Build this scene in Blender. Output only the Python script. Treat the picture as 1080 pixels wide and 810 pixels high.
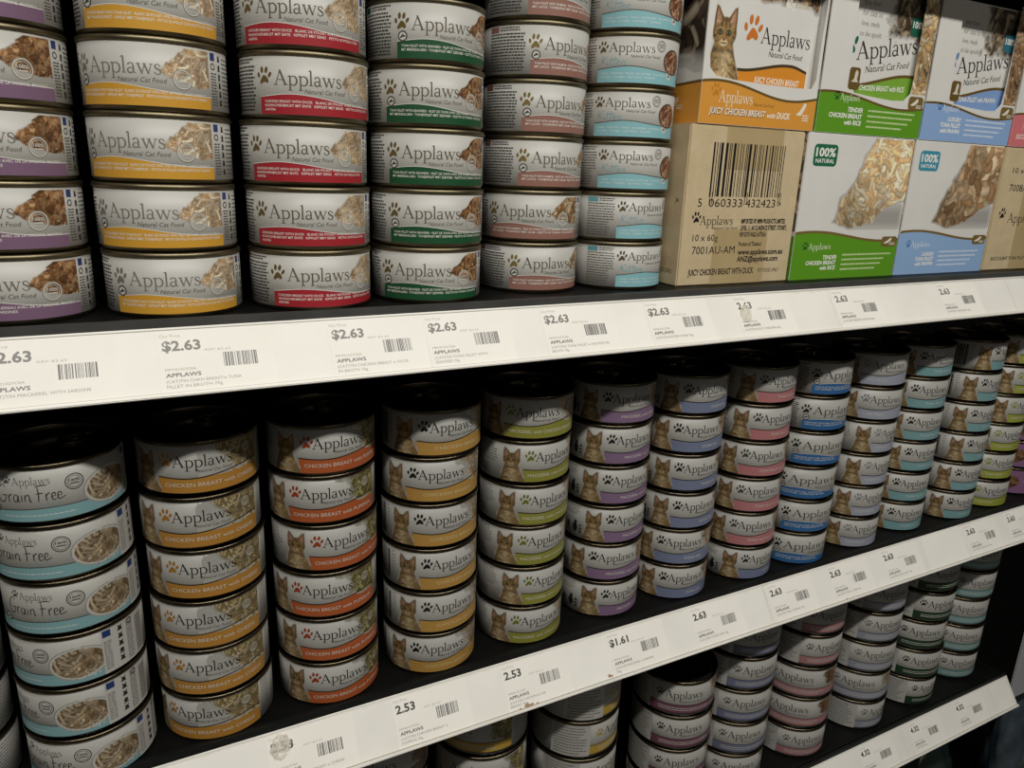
import bpy, math, random
import numpy as np

# ------------------------------------------------------------------ clear
for o in list(bpy.data.objects):
    bpy.data.objects.remove(o, do_unlink=True)
S = bpy.context.scene
COL = S.collection
MM = 0.001
Z0 = 1.45                      # height of the upper shelf deck above the floor (m)

# ------------------------------------------------------------------ camera
from mathutils import Matrix, Vector
cam_d = bpy.data.cameras.new('camera')
cam = bpy.data.objects.new('camera', cam_d)
COL.objects.link(cam)
CAM = (-0.719, -398.846, 79.148)
cr = Vector((0.8852, -0.4638, 0.0356)); cu = Vector((0.1000, 0.2646, 0.9592)); cf = Vector((0.4543, 0.8455, -0.2806))
cam.matrix_world = Matrix(((cr.x, cu.x, -cf.x, CAM[0]*MM), (cr.y, cu.y, -cf.y, CAM[1]*MM),
                           (cr.z, cu.z, -cf.z, Z0 + CAM[2]*MM), (0, 0, 0, 1)))
cam_d.sensor_width = 36.0
cam_d.lens = 791.0/1080.0*36.0
cam_d.clip_start = 0.01
S.camera = cam

# ------------------------------------------------------------------ world, lights, exposure
w = bpy.data.worlds.new('store'); S.world = w; w.use_nodes = True
w.node_tree.nodes['Background'].inputs[0].default_value = (1.0, 0.96, 0.88, 1)
w.node_tree.nodes['Background'].inputs[1].default_value = 0.03
def strip_light(name, loc, sx, sy, power, col):
    l = bpy.data.lights.new(name, 'AREA'); l.shape = 'RECTANGLE'; l.size = sx; l.size_y = sy
    l.energy = power; l.color = col
    o = bpy.data.objects.new(name, l); COL.objects.link(o); o.location = loc
    return o
strip_light('unseen_strip_lamp', (0.10, -0.72, Z0 + 0.84), 1.6, 0.05, 19, (1.0, 0.972, 0.91))
strip_light('unseen_strip_lamp', (0.9, -3.40, Z0 + 1.06), 3.0, 0.12, 16, (1.0, 0.972, 0.91))  # second strip, out of view, added as fill light
vs = S.view_settings
vs.view_transform = 'Standard'; vs.look = 'None'; vs.gamma = 1.0; vs.use_curve_mapping = False
vs.exposure = 0.0

# ------------------------------------------------------------------ small tools
def lin(h):
    if isinstance(h, str):
        h = h.lstrip('#'); c = [int(h[i:i+2], 16)/255 for i in (0, 2, 4)]
    else:
        c = list(h)
    return tuple(x/12.92 if x <= 0.04045 else ((x+0.055)/1.055)**2.4 for x in c)
MATS = {}
def base_mat(name):
    m = bpy.data.materials.new(name); m.use_nodes = True
    return m, m.node_tree, m.node_tree.nodes['Principled BSDF']
def mat(col, rough=0.45, metal=0.0, spec=0.5, name=None, k=1.0):
    key = (str(col), rough, metal, spec, k)
    if key in MATS: return MATS[key]
    m, nt, b = base_mat(name or 'print_' + str(col).strip('#'))
    b.inputs['Base Color'].default_value = (*[c*k for c in lin(col)], 1)
    b.inputs['Roughness'].default_value = rough
    b.inputs['Metallic'].default_value = metal
    b.inputs['Specular IOR Level'].default_value = spec
    MATS[key] = m
    return m
def noisy(name, c1, c2, scale, rough=0.5, metal=0.0, bump=0.0, detail=4.0, spec=0.5, bscale=None, stretch=None):
    m, nt, b = base_mat(name)
    tc = nt.nodes.new('ShaderNodeTexCoord')
    mp = nt.nodes.new('ShaderNodeMapping')
    if stretch: mp.inputs['Scale'].default_value = stretch
    nt.links.new(tc.outputs['Object'], mp.inputs['Vector'])
    n = nt.nodes.new('ShaderNodeTexNoise'); n.inputs['Scale'].default_value = scale; n.inputs['Detail'].default_value = detail
    nt.links.new(mp.outputs['Vector'], n.inputs['Vector'])
    r = nt.nodes.new('ShaderNodeValToRGB')
    r.color_ramp.elements[0].position = 0.3; r.color_ramp.elements[1].position = 0.7
    r.color_ramp.elements[0].color = (*lin(c1), 1); r.color_ramp.elements[1].color = (*lin(c2), 1)
    nt.links.new(n.outputs['Fac'], r.inputs['Fac']); nt.links.new(r.outputs['Color'], b.inputs['Base Color'])
    b.inputs['Roughness'].default_value = rough; b.inputs['Metallic'].default_value = metal
    b.inputs['Specular IOR Level'].default_value = spec
    if bump:
        n2 = nt.nodes.new('ShaderNodeTexNoise'); n2.inputs['Scale'].default_value = bscale or scale*2; n2.inputs['Detail'].default_value = 3
        nt.links.new(mp.outputs['Vector'], n2.inputs['Vector'])
        bp = nt.nodes.new('ShaderNodeBump'); bp.inputs['Strength'].default_value = bump; bp.inputs['Distance'].default_value = 0.0005
        nt.links.new(n2.outputs['Fac'], bp.inputs['Height']); nt.links.new(bp.outputs['Normal'], b.inputs['Normal'])
    return m
def picture_mat(name, rough=0.45):
    m, nt, b = base_mat(name)
    a = nt.nodes.new('ShaderNodeVertexColor'); a.layer_name = 'print'
    nt.links.new(a.outputs['Color'], b.inputs['Base Color'])
    b.inputs['Roughness'].default_value = rough
    return m
WHITE = '#c6c4bd'                 # label paper
M_PIC = picture_mat('printed_picture', 0.42)
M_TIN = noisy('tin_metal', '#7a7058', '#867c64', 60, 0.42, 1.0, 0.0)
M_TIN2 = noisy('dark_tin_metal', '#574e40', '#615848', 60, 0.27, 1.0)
M_LID = noisy('shaded_tin_lid', '#141311', '#1e1c19', 60, 0.2, 0.0, spec=0.8)  # tin lids lie in shade; that shade is put into the black
M_BLACK = noisy('black_shelf_paint', '#070707', '#0e0e0d', 40, 0.5, 0.0, 0.15, spec=0.2)
M_LIP = noisy('charcoal_shelf_lip', '#3a3a38', '#4a4a48', 30, 0.45)
M_LIPB = noisy('black_shelf_lip', '#101111', '#181918', 30, 0.4, spec=0.3)
M_RAIL = noisy('white_rail_plastic', '#e2dfd6', '#ebe8e0', 14, 0.40)
M_PAPER = noisy('ticket_paper', '#edeae2', '#f3f0e8', 25, 0.55)
M_STRIP = noisy('strip_paper', '#e6e4dc', '#f0eee6', 18, 0.5)

def link(o, parent=None):
    COL.objects.link(o)
    if parent is not None: o.parent = parent
    return o
def mesh_from(name, V, F, mats, idx=None, smooth=False, colors=None):
    me = bpy.data.meshes.new(name)
    V = np.asarray(V, dtype=np.float32)
    if isinstance(F, np.ndarray):
        nf, k = F.shape
        me.vertices.add(len(V)); me.vertices.foreach_set('co', V.ravel())
        me.loops.add(nf*k); me.loops.foreach_set('vertex_index', F.ravel().astype(np.int32))
        me.polygons.add(nf); me.polygons.foreach_set('loop_start', np.arange(0, nf*k, k, dtype=np.int32))
        me.update(calc_edges=True)
    else:
        me.from_pydata([tuple(map(float, v)) for v in V], [], F)
    for m in mats: me.materials.append(m)
    if idx is not None: me.polygons.foreach_set('material_index', np.asarray(idx, dtype=np.int32))
    if smooth: me.polygons.foreach_set('use_smooth', np.ones(len(me.polygons), dtype=bool))
    if colors is not None:
        a = me.color_attributes.new('print', 'FLOAT_COLOR', 'POINT')
        c = np.ones((len(V), 4), np.float32); c[:, :3] = colors
        a.data.foreach_set('color', c.ravel())
    me.update()
    return me
def obj(name, me, parent=None, loc=None, rot=None):
    o = bpy.data.objects.new(name, me); link(o, parent)
    if loc: o.location = loc
    if rot: o.rotation_euler = rot
    return o
def thing(name, label, cat, loc=(0, 0, 0), rot=(0, 0, 0), group=None):
    o = bpy.data.objects.new(name, None); link(o); o.empty_display_size = 0.02
    o.location = loc; o.rotation_euler = rot
    tag(o, label, cat, group)
    return o
def tag(o, label, cat, group=None):
    o['label'] = label; o['category'] = cat
    if group: o['group'] = group
    return o
def boxes_mesh(name, bl, m, bevel=0.0):
    V = []; F = []
    for (x0, x1, y0, y1, z0, z1) in bl:
        k = len(V)
        V += [(x0, y0, z0), (x1, y0, z0), (x1, y1, z0), (x0, y1, z0), (x0, y0, z1), (x1, y0, z1), (x1, y1, z1), (x0, y1, z1)]
        F += [tuple(k+i for i in f) for f in ((0, 3, 2, 1), (4, 5, 6, 7), (0, 1, 5, 4), (1, 2, 6, 5), (2, 3, 7, 6), (3, 0, 4, 7))]
    me = mesh_from(name, np.array(V)*MM, F, [m])
    if bevel:
        import bmesh
        bm = bmesh.new(); bm.from_mesh(me)
        bmesh.ops.bevel(bm, geom=bm.edges[:], offset=bevel*MM, segments=2, affect='EDGES')
        bm.to_mesh(me); bm.free()
    return me
def lathe(name, prof, m, seg=64, smooth=True):
    V = []; F = []
    for (r, z) in prof:
        for i in range(seg):
            a = 2*math.pi*i/seg; V.append((r*math.cos(a), r*math.sin(a), z))
    for j in range(len(prof)-1):
        for i in range(seg):
            a, b = j*seg+i, j*seg+(i+1) % seg
            F.append((a, b, b+seg, a+seg))
    return mesh_from(name, np.array(V)*MM, np.array(F), [m], smooth=smooth)

# ------------------------------------------------------------------ lettering
_txt = {}
_capH = None
def text_mesh(body, bold=0.0, shear=0.0, space=1.0):
    """verts (n,2) with capital height 1, baseline 0, left edge 0; triangles"""
    global _capH
    key = (body, bold, shear, space)
    if key in _txt: return _txt[key]
    def conv(b, bo, sh):
        c = bpy.data.curves.new('t', 'FONT'); c.body = b; c.size = 1.0; c.resolution_u = 2
        c.fill_mode = 'FRONT'; c.offset = bo; c.shear = sh; c.space_character = space
        o = bpy.data.objects.new('t', c); COL.objects.link(o)
        dg = bpy.context.evaluated_depsgraph_get()
        me = bpy.data.meshes.new_from_object(o.evaluated_get(dg))
        V = np.array([v.co[:2] for v in me.vertices]) if len(me.vertices) else np.zeros((0, 2))
        F = [tuple(p.vertices) for p in me.polygons]
        bpy.data.objects.remove(o); bpy.data.curves.remove(c); bpy.data.meshes.remove(me)
        return V, F
    if _capH is None:
        V, F = conv('H', 0, 0); _capH = V[:, 1].max()
    V, F = conv(body, bold, shear)
    V = V/_capH
    V[:, 0] -= V[:, 0].min()
    _txt[key] = (V, F)
    return V, F
def stroke(pts, ws, closed=False):
    """variable-width ribbon -> verts, quads"""
    P = np.array(pts, float); n = len(P)
    W = np.array(ws, float) if np.ndim(ws) else np.full(n, float(ws))
    if len(W) != n: W = np.interp(np.linspace(0, 1, n), np.linspace(0, 1, len(W)), W)
    if closed:
        T = np.roll(P, -1, 0) - np.roll(P, 1, 0)
    else:
        T = np.gradient(P, axis=0)
    T /= np.maximum(np.linalg.norm(T, axis=1, keepdims=True), 1e-9)
    N = np.stack([-T[:, 1], T[:, 0]], 1)
    V = np.concatenate([P + N*W[:, None]/2, P - N*W[:, None]/2])
    F = [(i, i+n, i+1+n, i+1) for i in range(n-1)]
    if closed: F.append((n-1, 2*n-1, n, 0))
    return V, F
def smooth_curve(pts, per=6):
    P = np.array(pts, float); n = len(P); out = []
    for i in range(n-1):
        p0, p1, p2, p3 = P[max(i-1, 0)], P[i], P[i+1], P[min(i+2, n-1)]
        for t in np.linspace(0, 1, per, endpoint=False):
            out.append(0.5*((2*p1)+(-p0+p2)*t+(2*p0-5*p1+4*p2-p3)*t*t+(-p0+3*p1-3*p2+p3)*t**3))
    out.append(P[-1])
    return np.array(out)
def arc(cx, cy, rx, ry, a0, a1, n=14):
    a = np.radians(np.linspace(a0, a1, n)); return np.stack([cx+rx*np.cos(a), cy+ry*np.sin(a)], 1)
# the brand's serif wordmark: hand-built strokes, capital height 1
def wordmark():
    parts = []
    def add(x0, V, F): parts.append((V+np.array([x0, 0]), F))
    def bar(x0, a, b, wd): add(x0, *stroke([a, b], wd))
    def A(x):
        bar(x, (0.12, 0.0), (0.47, 1.02), 0.055); bar(x, (0.44, 1.04), (0.84, 0.0), 0.125)
        bar(x, (0.22, 0.36), (0.70, 0.36), 0.05); bar(x, (0.0, 0.02), (0.26, 0.02), 0.045); bar(x, (0.68, 0.02), (1.0, 0.02), 0.045)
        return 1.0
    def p(x):
        bar(x, (0.15, -0.36), (0.15, 0.62), 0.10); bar(x, (0.02, -0.345), (0.31, -0.345), 0.045)
        bar(x, (0.0, 0.585), (0.17, 0.66), 0.05)
        add(x, *stroke(arc(0.36, 0.31, 0.25, 0.32, 155, -155, 18), [0.04, 0.05, 0.09, 0.115, 0.09, 0.05, 0.05]))
        return 0.70
    def l(x):
        bar(x, (0.15, 0.0), (0.15, 1.04), 0.10); bar(x, (0.02, 0.02), (0.29, 0.02), 0.045); bar(x, (0.0, 1.0), (0.17, 1.08), 0.05)
        return 0.32
    def a(x):
        add(x, *stroke(arc(0.235, 0.175, 0.165, 0.165, 40, 350, 16), [0.04, 0.06, 0.10, 0.09, 0.05]))
        bar(x, (0.415, 0.06), (0.415, 0.50), 0.10)
        add(x, *stroke(smooth_curve([(0.10, 0.52), (0.16, 0.61), (0.28, 0.645), (0.39, 0.59), (0.415, 0.46)], 4), [0.10, 0.07, 0.05, 0.07, 0.09]))
        add(x, *stroke(smooth_curve([(0.415, 0.10), (0.45, 0.03), (0.56, 0.03)], 4), [0.09, 0.06, 0.03]))
        return 0.58
    def ww(x):
        bar(x, (0.11, 0.64), (0.33, -0.01), 0.105); bar(x, (0.31, 0.0), (0.51, 0.62), 0.05)
        bar(x, (0.47, 0.64), (0.71, -0.01), 0.105); bar(x, (0.69, 0.0), (0.89, 0.62), 0.05)
        bar(x, (0.0, 0.625), (0.24, 0.625), 0.04); bar(x, (0.38, 0.625), (0.60, 0.625), 0.04); bar(x, (0.78, 0.625), (1.0, 0.625), 0.04)
        return 1.0
    def s(x):
        add(x, *stroke(smooth_curve([(0.385, 0.49), (0.33, 0.61), (0.21, 0.64), (0.10, 0.56), (0.12, 0.43), (0.25, 0.34), (0.38, 0.24), (0.39, 0.09), (0.25, 0.0), (0.11, 0.03), (0.05, 0.16)], 4),
                       [0.07, 0.05, 0.05, 0.08, 0.10, 0.11, 0.10, 0.08, 0.05, 0.05, 0.07]))
        return 0.46
    x = 0
    for g in (A, p, p, l, a, ww, s): x += g(x)
    return parts, x
WORD, WORD_W = wordmark()
def pl(s): return [tuple(map(float, q.split(','))) for q in s.split()]
GRAIN = [pl('0.66,0.98 0.48,1.14 0.2,0.95 0.05,0.5 0.14,0.08 0.38,0.0 0.58,0.18 0.62,0.44'), pl('0.36,0.44 0.5,0.46 0.72,0.46'),
         pl('0.82,0.5 0.86,0.02'), pl('0.84,0.3 0.98,0.5 1.12,0.5'), pl('1.5,0.45 1.32,0.5 1.2,0.28 1.26,0.06 1.44,0.1 1.54,0.46 1.54,0.06 1.66,0.08'),
         pl('1.76,0.48 1.78,0.04'), pl('1.78,0.68 1.8,0.7'), pl('1.98,0.48 2.0,0.04'), pl('2.0,0.26 2.14,0.48 2.28,0.4 2.3,0.04 2.42,0.1'),
         pl('2.86,0.98 2.9,0.5 2.86,0.0'), pl('2.7,0.98 3.1,1.04 3.5,1.02'), pl('2.72,0.5 3.0,0.54 3.2,0.52'),
         pl('3.36,0.5 3.38,0.02'), pl('3.38,0.3 3.52,0.5 3.64,0.48'), pl('3.72,0.26 3.96,0.32 3.94,0.48 3.8,0.48 3.72,0.26 3.8,0.04 4.02,0.1'),
         pl('4.1,0.26 4.34,0.32 4.32,0.48 4.18,0.48 4.1,0.26 4.18,0.04 4.42,0.12 4.6,0.2')]
KITTEN = [pl('0.1,0.05 0.3,1.0'), pl('0.75,1.0 0.22,0.48 0.3,0.42 0.62,0.04'), pl('0.8,0.5 0.74,0.05 0.9,0.12'), pl('0.86,0.72 0.88,0.74'),
          pl('1.15,0.95 1.04,0.08 1.16,0.06'), pl('1.5,0.95 1.38,0.08 1.5,0.06'), pl('0.92,0.62 1.75,0.68'),
          pl('1.62,0.24 1.86,0.32 1.84,0.46 1.72,0.44 1.62,0.24 1.7,0.05 1.92,0.1'), pl('2.08,0.48 2.04,0.04'), pl('2.05,0.24 2.2,0.46 2.32,0.4 2.3,0.06 2.44,0.08')]

# ------------------------------------------------------------------ flat print laid out in mm, later bent round a tin or left flat
class Art:
    def __init__(s): s.p = {}
    def part(s, name): return s.p.setdefault(name, dict(v=[], f=[], i=[], m=[], c=None))
    def add(s, name, V, F, col, layer=2):
        d = s.part(name); k = len(d['v'])
        if col not in d['m']: d['m'].append(col)
        mi = d['m'].index(col)
        lift = {1: 0.05, 2: 0.085, 3: 0.12, 4: 0.155}[layer]
        d['v'] += [(float(a), float(b), lift) for a, b in V]
        d['f'] += [tuple(k+i for i in f) for f in F]; d['i'] += [mi]*len(F)
    def rect(s, name, u0, u1, v0, v1, col, layer=2, step=2.5):
        n = max(1, int(math.ceil((u1-u0)/step))); us = np.linspace(u0, u1, n+1)
        V = [(u, v0) for u in us]+[(u, v1) for u in us]
        s.add(name, V, [(i, i+1, i+n+2, i+n+1) for i in range(n)], col, layer)
    def band(s, name, u0, u1, f0, f1, col, layer=1, step=1.6):
        n = max(2, int((u1-u0)/step)); us = np.linspace(u0, u1, n+1)
        g = lambda f, u: f(u) if callable(f) else f
        V = [(u, g(f0, u)) for u in us]+[(u, g(f1, u)) for u in us]
        s.add(name, V, [(i, i+1, i+n+2, i+n+1) for i in range(n)], col, layer)
    def line(s, name, pts, wd, col, layer=2, closed=False):
        s.add(name, *stroke(pts, wd, closed), col, layer)
    def disc(s, name, cx, cy, rx, ry, col, layer=2, n=18, rot=0):
        a = np.linspace(0, 2*np.pi, n, endpoint=False); c, q = math.cos(rot), math.sin(rot)
        x, y = rx*np.cos(a), ry*np.sin(a)
        V = [(cx, cy)]+list(zip(cx+c*x-q*y, cy+q*x+c*y))
        s.add(name, V, [(0, i+1, (i+1) % n+1) for i in range(n)], col, layer)
    def poly(s, name, pts, col, layer=2):
        s.add(name, pts, [tuple(range(len(pts)))], col, layer)
    def rrect(s, name, u0, u1, v0, v1, r, col, layer=2):
        pts = []
        for cx, cy, a in ((u1-r, v0+r, -90), (u1-r, v1-r, 0), (u0+r, v1-r, 90), (u0+r, v0+r, 180)):
            pts += [tuple(q) for q in arc(cx, cy, r, r, a, a+90, 5)]
        s.poly(name, pts, col, layer)
    def text(s, name, body, u, v, cap, col, layer=2, bold=0.0, shear=0.0, width=None, align='L', rot=0.0, vertical=False):
        V, F = text_mesh(body, bold, shear)
        if not len(V): return
        V = V.copy()*cap
        wd = V[:, 0].max()
        if width: V[:, 0] *= width/wd; wd = width
        if align == 'R': V[:, 0] -= wd
        if align == 'C': V[:, 0] -= wd/2
        if vertical: V = np.stack([-V[:, 1], V[:, 0]], 1)
        if rot:
            c, q = math.cos(rot), math.sin(rot); V = np.stack([c*V[:, 0]-q*V[:, 1], q*V[:, 0]+c*V[:, 1]], 1)
        s.add(name, V+np.array([u, v]), F, col, layer)
    def word(s, name, u, v, cap, width, col, layer=2, rot=0.0, thick=1.0):
        kx = width/WORD_W
        for j, (V, F) in enumerate(WORD):
            X = V*np.array([kx, cap])
            if rot:
                c, q = math.cos(rot), math.sin(rot); X = np.stack([c*X[:, 0]-q*X[:, 1], q*X[:, 0]+c*X[:, 1]], 1)
            d0 = len(s.part(name)['v'])
            s.add(name, X+np.array([u, v]), F, col, layer)
            d = s.p[name]
            for i in range(d0, len(d['v'])): d['v'][i] = (d['v'][i][0], d['v'][i][1], d['v'][i][2]+0.0015*(j % 5))
    def script(s, name, strokes, u, v, h, width, col, wd, layer=2):
        k = width/max(p[0] for st in strokes for p in st)
        for j, st in enumerate(strokes):
            P = smooth_curve(st, 5) if len(st) > 2 else np.array([np.array(st[0])+(np.array(st[1])-np.array(st[0]))*t for t in np.linspace(0, 1, 4)])
            P = P*np.array([k, h])+np.array([u, v])
            d0 = len(s.part(name)['v'])
            s.line(name, P, [wd*0.6, wd, wd*1.1, wd*0.7], col, layer)
            d = s.p[name]
            for i in range(d0, len(d['v'])): d['v'][i] = (d['v'][i][0], d['v'][i][1], d['v'][i][2]+0.0015*(j % 5))
    def paw(s, name, u, v, sz, col, layer=2, rot=-0.15):
        c, q = math.cos(rot), math.sin(rot)
        T = lambda x, y: (u+sz*(c*x-q*y), v+sz*(q*x+c*y))
        pad = smooth_curve([(0.02, 0.08), (0.16, 0.02), (0.32, -0.12), (0.36, -0.28), (0.24, -0.36), (0.08, -0.30), (-0.10, -0.44), (-0.24, -0.46), (-0.26, -0.30), (-0.16, -0.12), (-0.08, 0.04), (0.02, 0.08)], 3)[:-1]
        s.poly(name, [T(x, y) for x, y in pad], col, layer)
        for (x, y, rx, ry, a) in ((-0.42, 0.02, 0.10, 0.17, 0.3), (-0.20, 0.36, 0.11, 0.20, 0.12), (0.12, 0.40, 0.11, 0.20, -0.12), (0.40, 0.16, 0.10, 0.18, -0.4)):
            cx, cy = T(x, y); s.disc(name, cx, cy, rx*sz, ry*sz, col, layer, 12, a+rot)
    def ring(s, name, cx, cy, r, wd, col, layer=2, n=28):
        a = np.linspace(0, 2*np.pi, n, endpoint=False)
        s.line(name, np.stack([cx+r*np.cos(a), cy+r*np.sin(a)], 1), wd, col, layer, closed=True)
    def lines(s, name, u0, u1, v0, v1, n, hgt, col, seed=1, layer=2, fill=0.86, ragged=0.25):
        """unreadably small print: rows of word-long dashes"""
        rnd = random.Random(seed)
        for k in range(n):
            v = v1-(k+0.5)*(v1-v0)/n; u = u0; end = u1-rnd.random()*ragged*(u1-u0)
            while u < end-0.4:
                L = min(rnd.uniform(0.8, 2.4), end-u)
                s.rect(name, u, u+L, v-hgt/2, v+hgt/2, col, layer, 3.0); u += L+rnd.uniform(0.3, 0.5)
    def barcode(s, name, u0, u1, v0, v1, col='#1a1a1a', seed=3, layer=2, unit=None, vertical=False):
        rnd = random.Random(seed); u = u0; unit = unit or (u1-u0)/60
        while u < u1-unit:
            b = unit*rnd.choice((1, 1, 1, 2, 2, 3)); g = unit*rnd.choice((1, 1, 2, 2, 3))
            s.rect(name, u, min(u+b, u1), v0, v1, col, layer, 4.0); u += b+g
    def dolphin(s, name, u, v, r, ring='#4a4438', layer=2):
        s.disc(name, u, v, r, r, ring, layer, 20); s.disc(name, u, v, r*0.74, r*0.74, '#d8d6cf', layer+1, 18)
        s.poly(name, [(u+r*x, v+r*y) for x, y in smooth_curve([(-0.62, -0.30), (-0.30, 0.02), (-0.05, 0.22), (0.02, 0.48), (0.16, 0.24), (0.44, 0.10), (0.62, -0.14), (0.3, -0.12), (0.0, -0.16), (-0.3, -0.34), (-0.62, -0.30)], 2)[:-1]], '#26241f', layer+2)
    def seal(s, name, u, v, r, col, fill=None, layer=2, txt='100%'):
        if fill: s.disc(name, u, v, r, r, fill, layer, 24); layer += 1
        s.ring(name, u, v, r*0.95, r*0.12, col, layer); s.ring(name, u, v, r*0.72, r*0.06, col, layer)
        s.text(name, txt, u, v+0.02*r, r*0.34, col, layer, bold=0.02, align='C', width=r*1.15)
        s.rect(name, u-r*0.5, u+r*0.5, v-r*0.28, v-r*0.14, col, layer)
    def icons(s, name, u, v0, v1, n, col='#2b2a28', seed=5, layer=2, wd=1.5):
        rnd = random.Random(seed)
        for k in range(n):
            v = v1-(k+0.5)*(v1-v0)/n; h = (v1-v0)/n*0.36
            if rnd.random() < 0.5:
                s.poly(name, [(u-wd*0.5, v-h), (u+wd*0.5, v-h), (u+wd*0.3, v+h*0.2), (u+wd*0.45, v+h), (u, v+h*0.6), (u-wd*0.45, v+h), (u-wd*0.3, v+h*0.2)], col, layer)
            else:
                s.disc(name, u, v, wd*0.42, h*0.8, col, layer, 10); s.rect(name, u-wd*0.5, u+wd*0.5, v-h*1.2, v-h*0.8, col, layer)
    def picture(s, name, u0, u1, v0, v1, rgb, alpha, paper=WHITE, layer=1, cut=0.03):
        """rgb (ny,nx,3) sRGB 0..1, row 0 at v0; soft edges run out into the paper colour"""
        ny, nx = alpha.shape
        pap = np.array(lin(paper)); c = np.where(rgb <= 0.04045, rgb/12.92, ((np.clip(rgb, 0, 1)+0.055)/1.055)**2.4)
        c = c*alpha[..., None]+pap*(1-alpha[..., None])
        U, Vv = np.meshgrid(np.linspace(u0, u1, nx), np.linspace(v0, v1, ny))
        idx = np.arange(nx*ny).reshape(ny, nx)
        q = np.stack([idx[:-1, :-1], idx[:-1, 1:], idx[1:, 1:], idx[1:, :-1]], -1).reshape(-1, 4)
        keep = alpha.ravel()[q].max(1) > cut
        q = q[keep]
        used = np.unique(q); rm = np.full(nx*ny, -1); rm[used] = np.arange(len(used))
        lift = {1: 0.05, 2: 0.085, 3: 0.12, 4: 0.155}[layer]
        V = np.stack([U.ravel()[used], Vv.ravel()[used], np.full(len(used), lift)], 1)
        s.p[name] = dict(v=V, f=rm[q], i=None, m=None, c=c.reshape(-1, 3)[used])
    def meshes(s, R=None, z0=0.0, pic=None, k=1.0):
        out = []
        for name, d in s.p.items():
            V = np.array(d['v'], float)
            if not len(V): continue
            if R:
                a = V[:, 0]/R; r = R+V[:, 2]
                P = np.stack([r*np.sin(a), -r*np.cos(a), z0+V[:, 1]], 1)
            else:
                P = np.stack([V[:, 0], -V[:, 2], V[:, 1]+z0], 1)
            if d['c'] is not None: me = mesh_from(name, P*MM, np.asarray(d['f']), [pic or M_PIC], colors=d['c']*k)
            else: me = mesh_from(name, P*MM, d['f'], [mat(c, 0.42, k=k) for c in d['m']], d['i'])
            out.append((name, me))
        return out

# ------------------------------------------------------------------ printed photographs, computed
def sst(a, b, x):
    t = np.clip((x-a)/(b-a), 0, 1); return t*t*(3-2*t)
def vnoise(shape, cells, rng):
    ny, nx = shape; cy = max(2, int(cells*ny/max(nx, ny)))+2; cx = max(2, int(cells*nx/max(nx, ny)))+2
    g = rng.random((cy+1, cx+1)); y = np.linspace(0, cy-1.001, ny); x = np.linspace(0, cx-1.001, nx)
    iy = y.astype(int); ix = x.astype(int); fy = (y-iy)[:, None]; fx = (x-ix)[None]
    fy = fy*fy*(3-2*fy); fx = fx*fx*(3-2*fx)
    a = g[iy][:, ix]; b = g[iy][:, ix+1]; c = g[iy+1][:, ix]; d = g[iy+1][:, ix+1]
    return (a*(1-fx)+b*fx)*(1-fy)+(c*(1-fx)+d*fx)*fy
def fbm(shape, cells, rng, oc=4):
    r = np.zeros(shape); amp = 1; tot = 0
    for k in range(oc):
        r += amp*vnoise(shape, cells*2**k, rng); tot += amp; amp *= 0.55
    return r/tot
def strands(ny, nx, n, length, width, pal, seed, spread=3.14, base=None, ang0=0.0, dark=0.42):
    rng = np.random.default_rng(seed)
    img = np.zeros((ny, nx, 3)); img[:] = np.array(base if base is not None else pal[0])*0.45
    pal = np.array(pal)
    for k in range(n):
        cx, cy = rng.uniform(-0.05, 1.05)*nx, rng.uniform(-0.05, 1.05)*ny
        L = length*rng.uniform(0.5, 1.3); wd = width*rng.uniform(0.6, 1.4); a = ang0+rng.uniform(-spread/2, spread/2); bend = rng.uniform(-0.5, 0.5)/max(L, 1)
        m = int(L/2+wd+2); x0, x1, y0, y1 = max(0, int(cx)-m), min(nx, int(cx)+m), max(0, int(cy)-m), min(ny, int(cy)+m)
        if x1 <= x0 or y1 <= y0: continue
        X, Y = np.meshgrid(np.arange(x0, x1)-cx, np.arange(y0, y1)-cy)
        s = X*math.cos(a)+Y*math.sin(a); t = -X*math.sin(a)+Y*math.cos(a)+bend*s*s
        ds = np.maximum(np.abs(s)-L/2, 0); dd = np.hypot(ds, t)/wd
        mask = dd < 1
        sh = dark+(1.08-dark)*np.sqrt(np.clip(1-dd**2, 0, 1))*(0.86+0.14*np.clip(t/wd, -1, 1))
        col = pal[rng.integers(len(pal))]*rng.uniform(0.82, 1.12)
        reg = img[y0:y1, x0:x1]; reg[mask] = (col*sh[..., None])[mask]
    return np.clip(img, 0, 1)
def hexs(*a): return [[int(h[i:i+2], 16)/255 for i in (0, 2, 4)] for h in a]
CHICK = hexs('e0c7a4', 'd2b48c', 'ecd9bc', 'c49f74'); TUNAP = hexs('a8794f', '8c6038', 'c39a6c', '6e4826'); REDP = hexs('a0654a', 'c08a62', '7c4630', 'd2a582')
CHEESE = hexs('cdb98c', 'b59c66', 'e0d0ac', '9a8350'); PUMP = hexs('a99c5c', '8a7f42', 'c8bd84', '6d6436'); FISH = hexs('b18a5c', 'd0b48c', '94693c', 'e0cda8')
DARKP = hexs('8a5c34', '6b4223', 'a87a48', 'c2965e')
def pile_mask(X, Y, N):
    return inpoly(X, Y, [(0.02, 0.40), (0.10, 0.58), (0.28, 0.72), (0.44, 0.93), (0.60, 1.1), (1.1, 1.1), (1.1, 0.04), (0.72, 0.04), (0.40, 0.14), (0.18, 0.24)], 0.10)*1.0-0.42+(N-0.5)*0.9
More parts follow.
